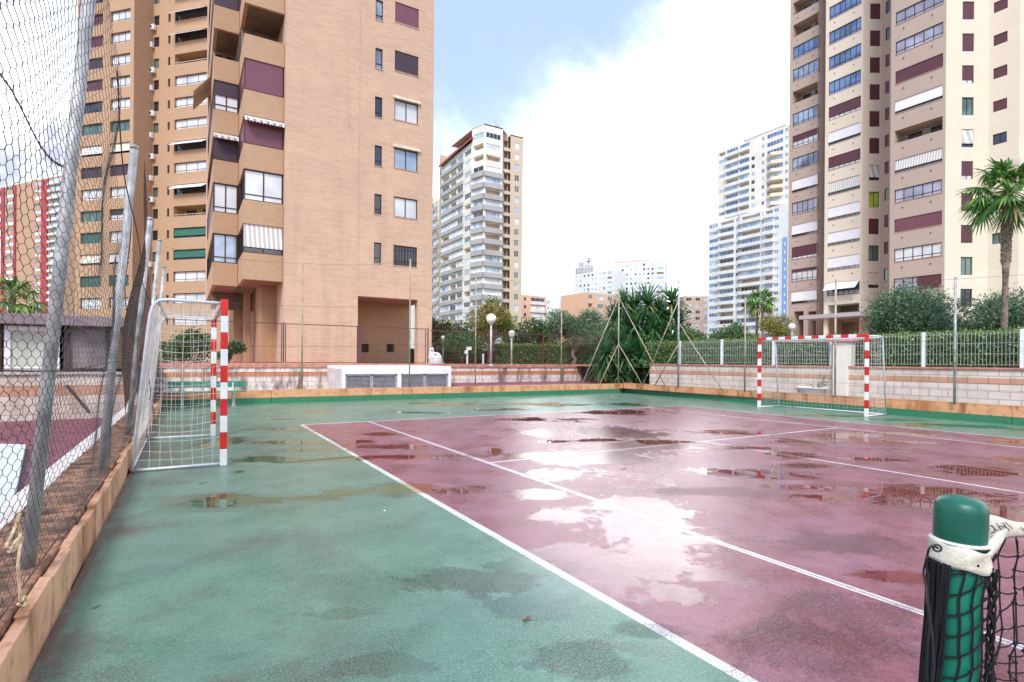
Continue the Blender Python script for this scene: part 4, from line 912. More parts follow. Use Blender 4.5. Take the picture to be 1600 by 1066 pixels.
tree('grey_shrub', 'huge round grey-green tamarisk-like shrub behind the white fence', 'shrub', gp(1428, 25), 3.6, 2.75, 34000, .15, ['g_grey', 'g_greyd', 'g_greyl', 'g_greyd', 'g_mid'], 15, .14, .25, 22, .85, .3, bark='bark_grey', low=.02, shell=.5)
tree('grey_shrub', 'dark grey-green shrub behind the fan palm at the right edge', 'shrub', gp(1578, 23.5), 3.3, 2.1, 15000, .15, ['g_greyd', 'g_grey', 'g_greyd', 'g_greyl'], 16, .13, .25, 15, .85, .3, bark='bark_grey', low=.02)
tree('tree', 'far green tree rising behind the hedge in the middle of the photo', 'tree', gp(1010, 70), 4.5, 4., 4000, .32, ['g_mid', 'g_dark', 'g_light'], 17, .15, .3, 9, low=.1)
tree('tree', 'far green tree at the foot of the grey and cream tower', 'tree', gp(715, 62), 4.2, 4., 3800, .32, ['g_mid', 'g_dark', 'g_olive'], 18, .15, .3, 9, low=.1)
# hedges
def hedge(name, label, x0, x1, y0, y1, z0, z1, n, mats, seed, size=.09):
    g = thing(name, label, 'hedge', ((x0+x1)/2, (y0+y1)/2, z0)); mb = MB(); mb.box(x0+.12, x1-.12, y0+.12, y1-.12, z0, z1-.12)
    mb.build('inner_growth', 'g_mid', g)
    r = np.random.default_rng(seed); A = np.array([(x1-x0)*(y1-y0), (x1-x0)*(z1-z0), (y1-y0)*(z1-z0)]); s_ = r.choice(3, n, p=A/A.sum()); u = r.random((n, 3))
    for k, ax_ in ((0, 2), (1, 1), (2, 0)):
        w_ = s_ == k
        u[w_, ax_] = (1.0 if k == 0 else np.where(r.random(w_.sum()) < .75, 0., 1.))
    P = np.array([x0, y0, z0])+u*np.array([x1-x0, y1-y0, z1-z0])+r.normal(size=(n, 3))*.05+.03*np.sin(u[:, :1]*40)*np.array([0, 1, 1])
    a_ = r.normal(size=(n, 3)); a_ /= np.linalg.norm(a_, axis=1, keepdims=True); b_ = np.cross(a_, r.normal(size=(n, 3))); b_ /= np.linalg.norm(b_, axis=1, keepdims=True)
    L = size*(.6+.8*r.random(n))[:, None]
    V = np.stack([P-a_*L*.5, P-b_*L*.28, P+a_*L*.5, P+b_*L*.28], 1).reshape(-1, 3); mb = MB()
    mi = np.where(s_ == 0, len(mats)-1, (r.random(n)*(len(mats)-.3)).astype(int)); mb.arrays(V, np.arange(4*n).reshape(n, 4), np.minimum(mi, len(mats)-1)); mb.build('leaves', mats, g)
q0, q1 = onY(787, 20.5)[0], onY(932, 20.5)[0]
hedge('hedge', 'clipped green hedge behind the brown mesh railing left of the yucca clump', q0, q1+3, 20.5, 21.8, T0, 2.42, 16000, ['g_hedge', 'g_mid', 'g_dark', 'g_hedgel'], 31, .12)
q0, q1 = onY(676, 24)[0], onY(782, 24)[0]
hedge('hedge', 'lower dark hedge behind the white sculpture and small signpost', q0-3, q1, 24, 25.2, T0, 2.0, 9000, ['g_dark', 'g_hedge', 'g_dark', 'g_mid'], 32, .13)
hedge('hedge', 'long green hedge growing right behind the white bar fence', 15.55, 16.5, -14, 6.2, T0, 2.12, 42000, ['g_mid', 'g_hedge', 'g_greyl', 'g_light', 'g_hedgel'], 33, .08)
# blades for yuccas and palms
def blade(mb, O, d, L, w_, bend, mat, n=4, up=np.array([0, 0, 1.])):
    d = np.asarray(d, float); s_ = np.cross(d, up); ns = np.linalg.norm(s_); s_ = s_/ns if ns > .05 else np.array([1., 0, 0]); vs = []
    for i in range(n+1):
        u = i/n; c_ = O+d*L*u-up*bend*L*u*u; ww = w_*(.55+.9*u-1.45*u*u) if u > .0 else w_*.5
        ww = max(ww, .002); nrm_ = np.cross(s_, d); vs += [c_-s_*ww*.5, c_-nrm_*ww*.10, c_+s_*ww*.5]
    fs = []
    for i in range(n): fs += [(3*i, 3*i+1, 3*i+4, 3*i+3), (3*i+1, 3*i+2, 3*i+5, 3*i+4)]
    mb.add(vs, fs, mat)
def rosette(mb, O, axis, n, L, w_, seed, nm=3, spread=1.9, dead=.1):
    r = random.Random(seed); axis = np.asarray(axis, float); axis /= np.linalg.norm(axis)
    a1 = np.cross(axis, [.3, .8, .1]); a1 /= np.linalg.norm(a1); a2 = np.cross(axis, a1)
    for i in range(n):
        ph = i*2.39996+r.uniform(-.2, .2); th = spread*math.sqrt((i+.5)/n)*r.uniform(.9, 1.08)
        d = axis*math.cos(th)+(a1*math.cos(ph)+a2*math.sin(ph))*math.sin(th); l = L*r.uniform(.75, 1.05)
        blade(mb, O-axis*.12*(i/n)*L, d, l, w_, .12+.30*(i/n)*r.uniform(.4, 1.3), nm if (th > 1.6 and r.random() < dead*3) else r.choice(range(nm)))
def yucca(label, base, heads, seed):
    base = np.asarray(base, float); g = thing('yucca', label, 'yucca', base, 'yucca plants in the corner clump'); mt = MB(); mc = MB(); r = random.Random(seed)
    for i, (px, py, dd, L) in enumerate(heads):
        c_ = at(px, py, dd); q = base+np.array([r.uniform(-.3, .3), r.uniform(-.3, .3), 0])
        limb(mt, q, c_-np.array([0, 0, .05]), .10, .07, seed+i, 7, .03)
        ax_ = c_-base; ax_ = ax_/np.linalg.norm(ax_)+np.array([0, 0, .8])
        rosette(mc, c_, ax_, 120, L, L*.10, seed*31+i)
        for k in range(12):     # old leaves hanging under the head
            ph = r.uniform(0, 6.28); blade(mc, c_-np.array([0, 0, .25]), (math.cos(ph)*.45, math.sin(ph)*.45, -.9), L*.8, L*.08, .1, 3 if r.random() < .35 else 0)
    mt.build('trunk', 'bark_palm', g, smooth=True); mc.build('crown', ['g_blade', 'g_bladel', 'g_blade', 'g_bladey'], g)
yucca('tallest green yucca in the middle of the corner clump', at(1008, 604, 27.), [(1011, 472, 27, 1.5), (996, 505, 26.6, 1.4), (1022, 512, 26.4, 1.4), (1004, 555, 25.6, 1.4), (1030, 492, 27.2, 1.3), (985, 545, 26.2, 1.3), (1016, 542, 26., 1.4), (1018, 585, 25.3, 1.0), (1000, 535, 27.5, 1.2)], 1)
yucca('spreading green yucca at the left of the clump over the end of the terrace wall', at(980, 604, 26.6), [(974, 470, 27, 1.0), (960, 498, 27, 1.3), (962, 532, 26, 1.35), (946, 552, 25.6, 1.3), (990, 480, 27.4, 1.3), (970, 515, 27.3, 1.3), (978, 550, 25.5, 1.1), (940, 570, 25.4, .8), (984, 590, 25.3, .95), (968, 585, 25.3, .9), (985, 515, 27, 1.15)], 2)
yucca('yellow-tipped green yucca at the right of the clump behind the pole with one long brace', at(1040, 602, 26.6), [(1050, 470, 27, 1.35), (1060, 505, 27, 1.3), (1038, 500, 27.3, 1.35), (1048, 535, 26, 1.35), (1062, 545, 26.5, 1.2), (1060, 575, 25.6, .9), (1032, 560, 25.6, 1.05), (1040, 592, 25.2, .9)], 3)
# fan palms
def fanpalm(name, label, base, ztrunk, lean_, nf, L, seed, r0=.2, group=None, skirt=True, seg=22):
    base = np.asarray(base, float); g = thing(name, label, 'palm', base, group); r = random.Random(seed)
    top_ = np.array([base[0]+lean_[0], base[1]+lean_[1], ztrunk]); mb = MB(); n = 26; pts = []; rad = []
    for i in range(n):
        u = i/(n-1); pts.append(base+(top_-base)*u+np.array([lean_[0]*.15*math.sin(u*3), 0, 0])); bulge = 1.0+.10*math.sin(i*1.9)
        rad.append(r0*(1.0-.18*u)*bulge*(1.32 if u > .58 and skirt else 1.))
    mb.tube(pts[:16], rad[:16], 12, 0, caps=True)
    if skirt:
        mb2 = MB(); mb2.tube(pts[15:], rad[15:], 12)
        for k in range(150):
            u = .60+.4*k/150; c_ = base+(top_-base)*u; ph = k*2.4; d = np.array([math.cos(ph), math.sin(ph), .9]); mb2.bar(c_+d*[r0*1.0, r0*1.0, 0], c_+d*[r0*1.28, r0*1.28, .12], .07, .025)
        mb2.build('boot_trunk', 'bark_palm_top', g)
    else: mb.tube(pts[15:], rad[15:], 12)
    mb.build('trunk', 'bark_palm', g, smooth=True)
    mc = MB()
    for f_ in range(nf):
        ph = f_*2.39996+r.uniform(-.2, .2); u = (f_+.5)/nf; el = math.radians(80-128*u**.9+r.uniform(-8, 8))
        d = np.array([math.cos(ph)*math.cos(el), math.sin(ph)*math.cos(el), math.sin(el)]); pl_ = L*r.uniform(.55, .75)
        P0 = top_+np.array([0, 0, .1]); hub = P0+d*pl_-np.array([0, 0, .10*pl_]); mc.tube([P0, (P0+hub)/2+np.array([0, 0, .04*pl_]), hub], [.022, .016, .010], 4, 1)
        side = np.cross(d, [0, 0, 1.]); side /= max(1e-6, np.linalg.norm(side)); nn = np.cross(side, d)
        for k in range(seg):
            a = math.radians(-118+236*k/(seg-1)); bd = d*math.cos(a)+side*math.sin(a)-nn*.10
            ll = L*.62*(.72+.28*math.cos(a))*r.uniform(.9, 1.08)
            blade(mc, hub, bd, ll, ll*.15*22/seg, .26+.30*abs(math.sin(a))+r.uniform(0, .2), 2 if (u > .86 and r.random() < .35) else (1 if r.random() < .45 else 0), 5)
    mc.build('fronds', ['g_palm', 'g_palml', 'g_dead'], g); return g
b_ = at(1567, 560, 19); c_ = at(1574.5, 302, 19)
fanpalm('fan_palm', 'tall fan palm with shaggy trunk in front of the right-hand tower', (b_[0], b_[1], T0), c_[2], (c_[0]-b_[0], c_[1]-b_[1]), 36, 1.24, 5, .10)
b_ = at(1180, 560, 62); c_ = at(1184, 473, 62); fanpalm('slim_palm', 'left of two slim distant palms beside the rounded yellow-green tree', (b_[0], b_[1], T0), c_[2], (c_[0]-b_[0], c_[1]-b_[1]), 20, 1.7, 6, .16, 'slim palms in front of the blue and white tower', False, 12)
b_ = at(1193, 560, 60); c_ = at(1191, 470, 60); fanpalm('slim_palm', 'right of two slim distant palms, overlapped by the rounded yellow-green tree', (b_[0], b_[1], T0), c_[2], (c_[0]-b_[0], c_[1]-b_[1]), 20, 1.6, 7, .16, 'slim palms in front of the blue and white tower', False, 12)
b_ = at(14, 560, 30); c_ = at(14, 468, 30); fanpalm('fan_palm', 'small dark fan palm in front of the red and brick tower at the far left', (b_[0], b_[1], T0), c_[2], (.1, 0), 24, 1.5, 8, .16, None, False, 14)
# feathery low palms left of the globe lamp, beyond the railing
def featherpalm(label, base, h, nf, L, seed):
    g = thing('date_palm', label, 'palm', base); r = random.Random(seed); base = np.asarray(base, float); top_ = base+np.array([0, 0, h]); mb = MB(); limb(mb, base, top_, .2, .17, seed, 6, .0); mb.build('trunk', 'bark_palm', g, smooth=True); mc = MB()
    for f_ in range(nf):
        ph = f_*2.4; el = math.radians(78-85*(f_/nf)); d = np.array([math.cos(ph)*math.cos(el), math.sin(ph)*math.cos(el), math.sin(el)]); sp = [top_+d*L*u-np.array([0, 0, .55*L*u*u]) for u in np.linspace(0, 1, 12)]
        mc.tube(sp, .015, 3, 1)
        for i in range(1, 12):
            t_ = sp[i]-sp[i-1]; t_ /= np.linalg.norm(t_); s_ = np.cross(t_, [0, 0, 1.]); s_ /= max(1e-6, np.linalg.norm(s_))
            for sg in (-1, 1):
                for e in (0, .5): blade(mc, sp[i]-t_*L/12*e, t_*.6+s_*sg*.8, L*.26*math.sin(math.pi*(i+.5)/13)+.05, .035, .25, r.choice((0, 0, 1)), 2)
    mc.build('fronds', ['g_palm', 'g_palml'], g)
featherpalm('low green feather palm behind the railing right of the brick tower corner', gp(703, 40), 1.6, 22, 1.9, 3)
featherpalm('green feather palm among the bushes beneath the blue and white tower', gp(1165, 50), 2.0, 22, 2.4, 4)
# small plant in the planter
pl_ = thing('potted_plant', 'small leafy green plant beside the white planter trough', 'plant', pc+np.array([0, -.25, .3])); mb = MB(); mt = MB(); O = pc+np.array([-.05, -.30, .30]); r = random.Random(2)
for i in range(9):
    d = np.array([r.uniform(-.25, .25), r.uniform(-.25, .25), r.uniform(.2, .5)]); mt.tube([O, O+d], .005, 4)
    for k in range(4): blade(mb, O+d*(.5+.16*k), (r.uniform(-1, 1), r.uniform(-1, 1), r.uniform(-.1, .5)), .17, .08, .3, r.choice((0, 1)), 3)
mt.build('stem', 'g_mid', pl_); mb.build('leaves', ['g_palm', 'g_palml'], pl_)
# ------------------------------------------------------------------ facades
class Pl:
    def __init__(s, P, Q):
        s.P = np.array([P[0], P[1]], float); s.Q = np.array([Q[0], Q[1]], float); s.L = float(np.linalg.norm(s.Q-s.P)); s.U = (s.Q-s.P)/s.L
        n = np.array([-s.U[1], s.U[0]]); s.N = n if n @ (CAM[:2]-s.P) > 0 else -n
    def pt(s, u, z, out=0.): q = s.P+s.U*u+s.N*out; return (q[0], q[1], z)
    def _t(s, px):
        r = ray(px, 560)[:2]; A = np.array([[r[0], -s.U[0]], [r[1], -s.U[1]]]); return np.linalg.solve(A, s.P-CAM[:2])
    def u(s, px): return float(s._t(px)[1])
    def z(s, px, py): return float((CAM+ray(px, py)*s._t(px)[0])[2])
def vec(p): return np.asarray(p, float)
def wallmesh(mb, pl, u0, u1, z0, z1, holes, reveal=.18, mat=0, rmat=0):
    us = sorted({round(q, 4) for q in [u0, u1]+[v for h in holes for v in h[:2] if u0 < v < u1]}); zs = sorted({round(q, 4) for q in [z0, z1]+[v for h in holes for v in h[2:4] if z0 < v < z1]})
    for a, b in zip(us[:-1], us[1:]):
        um = (a+b)/2; hh = [h for h in holes if h[0] < um < h[1]]; run = None
        for c, d in zip(zs[:-1], zs[1:]):
            zm = (c+d)/2; ins = any(h[2] < zm < h[3] for h in hh)
            if not ins:
                if run is None: run = c
            if (ins or d == zs[-1]) and run is not None:
                e = c if ins else d
                mb.quad(pl.pt(a, run), pl.pt(b, run), pl.pt(b, e), pl.pt(a, e), mat, [(a, run), (b, run), (b, e), (a, e)]); run = None
    for h in holes:
        a, b, c, d = h[:4]; r = -(h[4] if len(h) > 4 else reveal)
        mb.quad(pl.pt(a, c), pl.pt(a, c, r), pl.pt(a, d, r), pl.pt(a, d), rmat, [(0, c), (-r, c), (-r, d), (0, d)]); mb.quad(pl.pt(b, c, r), pl.pt(b, c), pl.pt(b, d), pl.pt(b, d, r), rmat, [(0, c), (-r, c), (-r, d), (0, d)])
        mb.quad(pl.pt(a, c), pl.pt(b, c), pl.pt(b, c, r), pl.pt(a, c, r), rmat, [(a, 0), (b, 0), (b, -r), (a, -r)]); mb.quad(pl.pt(a, d, r), pl.pt(b, d, r), pl.pt(b, d), pl.pt(a, d), rmat, [(a, 0), (b, 0), (b, -r), (a, -r)])
def pbox(mb, pl, u0, u1, z0, z1, o0, o1, mat=0):
    mb.obox(pl.pt(u0, z0, o0), vec(pl.pt(u1, z0, o0))-vec(pl.pt(u0, z0, o0)), vec(pl.pt(u0, z0, o1))-vec(pl.pt(u0, z0, o0)), (0, 0, z1-z0), mat)
GL = {'g': 'glass_sky', 'd': 'glass_dark', 'c': 'glass_curtain_sky', 'b': 'glass_blue', 'l': 'glass_lilac', 'p': 'glass_pale', 'e': 'glass_green', 'y': 'glass_lime'}
SH = {'M': 'shutter_maroon', 'P': 'shutter_plum', 'D': 'shutter_dark', 'W': 'shutter_white', 'V': 'shutter_green'}
AW = {'A': 'awning_white', 'S': 'awning_stripe', 'C': 'awning_cream', 'G': 'awning_green', 'F': 'awning_stripe_fine', 'B': 'awning_blue'}
COUNT = {}
def win(b, pl, r, kind, n=2, frame='frame_dark', rec=.14, t=.055, far=False, stuff=None, bars=False, rail=False):
    u0, u1, z0, z1 = r; k0 = kind[0]; gl = GL.get(k0, GL['d']); frac = 0.; sh = aw = None
    if k0 in SH: sh = SH[k0]; frac = {'h': .48, 't': .78, 'q': .25}.get(kind[1:2], 1.); gl = GL.get(kind[2:3], GL['c'])
    if k0 in AW: aw = AW[k0]; gl = GL.get(kind[2:3], GL['d'])
    cnt = COUNT.get(b.name, 0); COUNT[b.name] = cnt+1
    if far and cnt >= 96 and stuff is not None: mb = stuff
    else: mb = MB()
    fm, gm = (0, 1)
    mats = [frame, gl]
    if mb is stuff: gm = STUFFM.index(gl); fm = STUFFM.index(frame)
    o0, o1 = -rec-.04, -rec+.03
    pbox(mb, pl, u0, u1, z0, z0+t, o0, o1, fm); pbox(mb, pl, u0, u1, z1-t, z1, o0, o1, fm); pbox(mb, pl, u0, u0+t, z0+t, z1-t, o0, o1, fm); pbox(mb, pl, u1-t, u1, z0+t, z1-t, o0, o1, fm)
    for i in range(1, n): u = u0+(u1-u0)*i/n; pbox(mb, pl, u-t*.5, u+t*.5, z0+t, z1-t, o0, o1-.004, fm)
    if rail: pbox(mb, pl, u0+t, u1-t, z0+.30, z0+.30+t*.7, o0, o1+.004, fm)
    q = (pl.pt(u0, z0, -rec), pl.pt(u1, z0, -rec), pl.pt(u1, z1, -rec), pl.pt(u0, z1, -rec))
    if far:
        mb.quad(*q, gm)
        if sh or aw:
            m_ = (sh or aw); zz = z0 if frac >= 1 else (z1-(z1-z0)*(frac if sh else .7)); d_ = .05 if sh else .25
            if mb is stuff: mi = STUFFM.index(m_)
            else: mats.append(m_); mi = 2
            mb.quad(pl.pt(u0+.02, zz+.01, -rec+d_), pl.pt(u1-.02, zz+.01, -rec+d_), pl.pt(u1-.02, z1-.01, -rec+.045), pl.pt(u0+.02, z1-.01, -rec+.045), mi)
        return None if mb is stuff else mb.build('window', mats, b)
    w_ = mb.build('window', [frame], b)
    mb = MB(); mb.quad(*q, 0); mb.build('pane', gl, w_)
    if sh:
        zz = z0+t if frac >= 1 else z1-(z1-z0)*frac
        mb = MB(); pbox(mb, pl, u0+t*.8, u1-t*.8, zz, z1-.004, -rec+.034, -rec+.06)
        mb.build('shutter', sh, w_)
    if aw:
        steep = kind[1:2] == 'o'; zb = z0+(z1-z0)*(.42 if steep else .24); ob = .95 if steep else .0
        mb = MB(); nseg = 8; a0 = -rec+.05
        for i in range(nseg):
            f0, f1 = i/nseg, (i+1)/nseg; s0, s1 = math.sin(f0*math.pi)*.03, math.sin(f1*math.pi)*.03
            mb.quad(pl.pt(u0+.03, z1-(z1-zb)*f1-s1, a0+(ob-a0)*f1), pl.pt(u1-.03, z1-(z1-zb)*f1-s1, a0+(ob-a0)*f1), pl.pt(u1-.03, z1-(z1-zb)*f0-s0, a0+(ob-a0)*f0), pl.pt(u0+.03, z1-(z1-zb)*f0-s0, a0+(ob-a0)*f0))
        mb.quad(pl.pt(u0+.03, zb-.06, ob), pl.pt(u1-.03, zb-.06, ob), pl.pt(u1-.03, zb-.001, ob), pl.pt(u0+.03, zb-.001, ob))
        for uu in ([u0+.03, u1-.03] if u1-u0 < 2.5 else [u0+.03, u0+(u1-u0)*.48, u1-.03]): mb.bar(pl.pt(uu, z1-.03, a0+.02), pl.pt(uu, zb-.05, ob+.015), .028)
        mb.build('awning', aw, w_)
    if bars:
        mb = MB()
        for i in range(1, 8): u = u0+(u1-u0)*i/8; mb.tube([pl.pt(u, z0+.02, -.05), pl.pt(u, z1-.02, -.05)], .012, 5)
        for z in (z0+.25, z1-.25): mb.tube([pl.pt(u0, z, -.045), pl.pt(u1, z, -.045)], .01, 5)
        mb.build('grille', 'frame_dark', w_)
    return w_
STUFFM = ['frame_dark', 'frame_white', 'frame_bronze']+list(GL.values())+list(SH.values())+list(AW.values())
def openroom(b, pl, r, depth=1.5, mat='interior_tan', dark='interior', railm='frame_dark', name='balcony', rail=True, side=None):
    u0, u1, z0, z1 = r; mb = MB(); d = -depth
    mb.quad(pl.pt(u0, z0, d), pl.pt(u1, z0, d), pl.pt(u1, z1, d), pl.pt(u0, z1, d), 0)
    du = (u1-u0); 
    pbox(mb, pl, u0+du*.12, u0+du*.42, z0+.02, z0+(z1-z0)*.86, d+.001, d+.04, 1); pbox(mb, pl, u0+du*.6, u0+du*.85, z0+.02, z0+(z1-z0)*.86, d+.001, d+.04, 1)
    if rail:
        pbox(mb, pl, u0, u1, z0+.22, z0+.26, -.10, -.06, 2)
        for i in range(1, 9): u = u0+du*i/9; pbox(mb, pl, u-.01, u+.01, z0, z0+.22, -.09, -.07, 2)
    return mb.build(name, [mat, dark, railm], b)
def closebody(b, pts, z0, z1, mat, name='rear_wall'):
    mb = MB()
    for p, q in zip(pts[:-1], pts[1:]):
        l = math.hypot(q[0]-p[0], q[1]-p[1]); mb.quad((*p, z0), (*q, z0), (*q, z1), (*p, z1), 0, [(0, z0), (l, z0), (l, z1), (0, z1)])
    return mb.build(name, mat, b)
def roof(b, pts, z, mat, th=.3):
    mb = MB(); n = len(pts); mb.add([(*p, z) for p in pts]+[(*p, z+th) for p in pts], [tuple(range(n)), tuple(range(2*n-1, n-1, -1))]+[(i, (i+1) % n, n+(i+1) % n, n+i) for i in range(n)]); return mb.build('roof', mat, b)

# ------------------------------------------------------------------ the brick tower in the middle left
b = thing('apartment_tower', 'tan brick tower with stepped corner bay balconies and pilotis, nearest on the left', 'apartment tower', (6.6, 24, 1.09))
F = Pl((2.44, 19.6), (10.9, 19.6)); TOP = 33.
holes = []; wins = []
for i, k in zip(range(-3, 6), ('P', 'D', 'P', 'P', 'D', 'c', 'p', 'c', 'd')):
    yt = 2+76.1*i; r = (F.u(613.5), F.u(650.5), F.z(613.5, yt+31.5), F.z(613.5, yt)); holes.append(r); wins.append((r, k, 2, i))
    r = (F.u(583), F.u(594.5), F.z(583, yt+101-75+.5), F.z(583, yt+69-75.5+.5)) if False else (F.u(583), F.u(594.5), F.z(583, yt-4+32), F.z(583, yt-4)); holes.append(r); wins.append((r, 'g' if i < 2 else 'd', 1, i))
og = (F.u(558.5), F.u(652), 1.05, F.z(558.5, 462.5), .5)
mb = MB(); wallmesh(mb, F, 0, F.L, 1.05, TOP, holes+[og], .16); 
mb.build('wall', 'brick_main', b)
for r, k, n, i in wins:
    w_ = win(b, F, r, k, n, 'frame_dark', .11, .05, bars=(k == 'd' and n == 2), rail=(n == 1))
    mb = MB(); pbox(mb, F, r[0]-.03, r[1]+.03, r[2]-.05, r[2]-.004, -.10, .03); mb.build('sill', 'sill', w_)
    if n == 2 and i in (2, 3):
        mb = MB(); pbox(mb, F, r[0]-.1, r[1]+.1, r[3]+.05, r[3]+.15, .002, .14); pbox(mb, F, r[0]-.1, r[1]+.1, r[3]+.0, r[3]+.05, .12, .135); mb.build('awning_case', 'awning_cream', w_)
mb = MB(); pbox(mb, F, F.u(559)-.02, F.u(559)+.02, og[3]+.01, TOP, .001, .012); mb.build('joint_strip', 'sill', b)
# ground-floor passage
mb = MB(); yb = 23.3; x0, x1 = 2.44+og[0], 10.9; h0 = og[3]
mb.quad((x0, 20.1, h0+.02), (x1, 20.1, h0+.02), (x1, yb, h0+.02), (x0, yb, h0+.02), 0); mb.build('passage_ceiling', 'lintel', b)
hh = []
Bk = Pl((x0, yb), (x1, yb))
for a, c in ((565, 576), (604, 616)): hh.append((Bk.u(a), Bk.u(c), Bk.z(a, 550.5), Bk.z(a, 537.5), .35))
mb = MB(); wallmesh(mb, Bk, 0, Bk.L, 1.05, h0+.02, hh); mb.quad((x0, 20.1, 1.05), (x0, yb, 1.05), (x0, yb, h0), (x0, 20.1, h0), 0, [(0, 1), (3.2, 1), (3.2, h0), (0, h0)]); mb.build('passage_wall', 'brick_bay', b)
for h in hh:
    mb = MB(); mb.quad(Bk.pt(h[0], h[2], -.34), Bk.pt(h[1], h[2], -.34), Bk.pt(h[1], h[3], -.34), Bk.pt(h[0], h[3], -.34)); mb.build('vent_opening', 'interior', b)
mb = MB(); mb.quad((10.9, 19.6, h0), (10.9, 36, h0), (10.9, 36, TOP), (10.9, 19.6, TOP), 0, [(0, h0), (16, h0), (16, TOP), (0, TOP)]); mb.quad((10.9, 19.6, 1.05), (10.9, 20.1, 1.05), (10.9, 20.1, h0), (10.9, 19.6, h0)); mb.quad((10.9, yb, 1.05), (10.9, 36, 1.05), (10.9, 36, h0), (10.9, yb, h0)); mb.quad((2.44, 19.6, 1.05), (2.44, 22.3, 1.05), (2.44, 22.3, TOP), (2.44, 19.6, TOP), 0, [(0, 1), (2.7, 1), (2.7, TOP), (0, TOP)]); mb.build('side_wall', 'brick_main', b)
closebody(b, [(10.9, 36), (-.8, 36), (-.8, 32.7)], 5.5, TOP, 'brick_main')
# bay columns: parapets, slabs, glazing
R = Pl((.48, 20.), (2.42, 20.)); Lc = Pl((-.8, 23.2), (.46, 23.2)); Rs = Pl((.48, 23.2), (.48, 20.2)); Ls = Pl((-.8, 32.7), (-.8, 23.4))
Rp = [(400, 440.5), (320, 356), (235, 273), (153.4, 191.4), (69, 105.6), (-14, 22.5), (-98, -61), (-181, -145)]
Lp = [(413, 448), (336, 368.5), (256, 291), (179, 214), (98.5, 134), (20, 55), (-58, -24), (-137, -102)]
rz = [(R.z(441, bt), R.z(441, tp)) for tp, bt in Rp]; lz = [(Lc.z(375, bt), Lc.z(375, tp)) for tp, bt in Lp]
Rk = ['Fx', 'c', 'P', 'P', 'o', 'o', 'D']; Lk = ['g', 'c', 'D', 'Dh', 'o', 'D', 'D']
for i in range(8):
    for (pl, z, sp, x0, x1, y0, y1) in ((R, rz, Rs, .48, 2.42, 20., 23.2), (Lc, lz, Ls, -.8, .46, 23.2, 32.7)):
        lo, hi = z[i]; mb = MB()
        pbox(mb, pl, 0, pl.L, lo, hi, -.18, 0); 
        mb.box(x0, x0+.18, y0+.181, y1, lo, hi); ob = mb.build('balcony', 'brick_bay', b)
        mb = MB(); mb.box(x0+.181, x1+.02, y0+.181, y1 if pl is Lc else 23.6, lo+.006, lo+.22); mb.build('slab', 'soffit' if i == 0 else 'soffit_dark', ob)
        if i < 7:
            z0, z1 = hi, z[i+1][0]; k = (Rk if pl is R else Lk)[i]
            nx_ = 3.6
            if k != 'o':
                w_ = win(b, pl, (.02, pl.L-.01, z0+.002, z1-.002), k, 2, 'frame_dark', .12, .06, rail=True)
                if (pl is R and i == 2) or (pl is Lc and i == 2):
                    mb = MB(); a0 = -.05
                    mb.quad(pl.pt(0, z1-.30, .42), pl.pt(pl.L, z1-.30, .42), pl.pt(pl.L, z1-.02, -.04), pl.pt(0, z1-.02, -.04)); n_ = 12
                    for q in range(n_): u0, u1 = pl.L*q/n_, pl.L*(q+1)/n_; mb.add([pl.pt(u0, z1-.301, .42), pl.pt(u1, z1-.301, .42), pl.pt(u1, z1-.40, .42), pl.pt((u0+u1)/2, z1-.47, .42), pl.pt(u0, z1-.40, .42)], [(0, 4, 3, 2, 1)])
                    mb.build('awning', 'awning_stripe', w_)
                ksd = 'd' if k in ('g', 'c', 'Fx') else k
                win(b, sp, (.02, sp.L-.06, z0+.002, z1-.002), ksd if pl is R else ('D' if i % 2 else 'd'), 2 if pl is R else 5, 'frame_dark', .12, .06)
            else:
                openroom(b, pl, (.02, pl.L, z0, z1), 2.6, 'interior_tan', 'interior', rail=False)
                mb = MB(); pbox(mb, sp, 0, .10, z0, z1, -.12, -.02); mb.build('corner_post', 'frame_dark', b)
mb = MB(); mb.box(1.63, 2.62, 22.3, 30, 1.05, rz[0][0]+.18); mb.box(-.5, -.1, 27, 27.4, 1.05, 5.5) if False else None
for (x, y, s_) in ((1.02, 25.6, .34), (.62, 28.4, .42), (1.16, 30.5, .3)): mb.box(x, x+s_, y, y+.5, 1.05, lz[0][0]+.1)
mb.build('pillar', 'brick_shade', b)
mb = MB(); mb.box(-.7, 2.4, 27.0, 27.3, 4.4, lz[0][0]+.05); mb.build('beam', 'soffit_dark', b)
# side awning stretched out from the left flank
mb = MB(); q = [(-.82, 26.6), (-.82, 29.6)]; z1 = Ls.z(323, 92) if False else 19.5
mb.add([(-.82, 26.4, 18.6), (-.82, 29.4, 18.6), (-1.75, 29.4, 17.4), (-1.75, 26.4, 17.4)], [(0, 1, 2, 3)]);  mb.build('side_awning', 'awning_cream', b)
roof(b, [(2.44, 19.6), (10.9, 19.6), (10.9, 36), (-.8, 36), (-.8, 23.2), (2.44, 23.2)], TOP, 'render_grey')

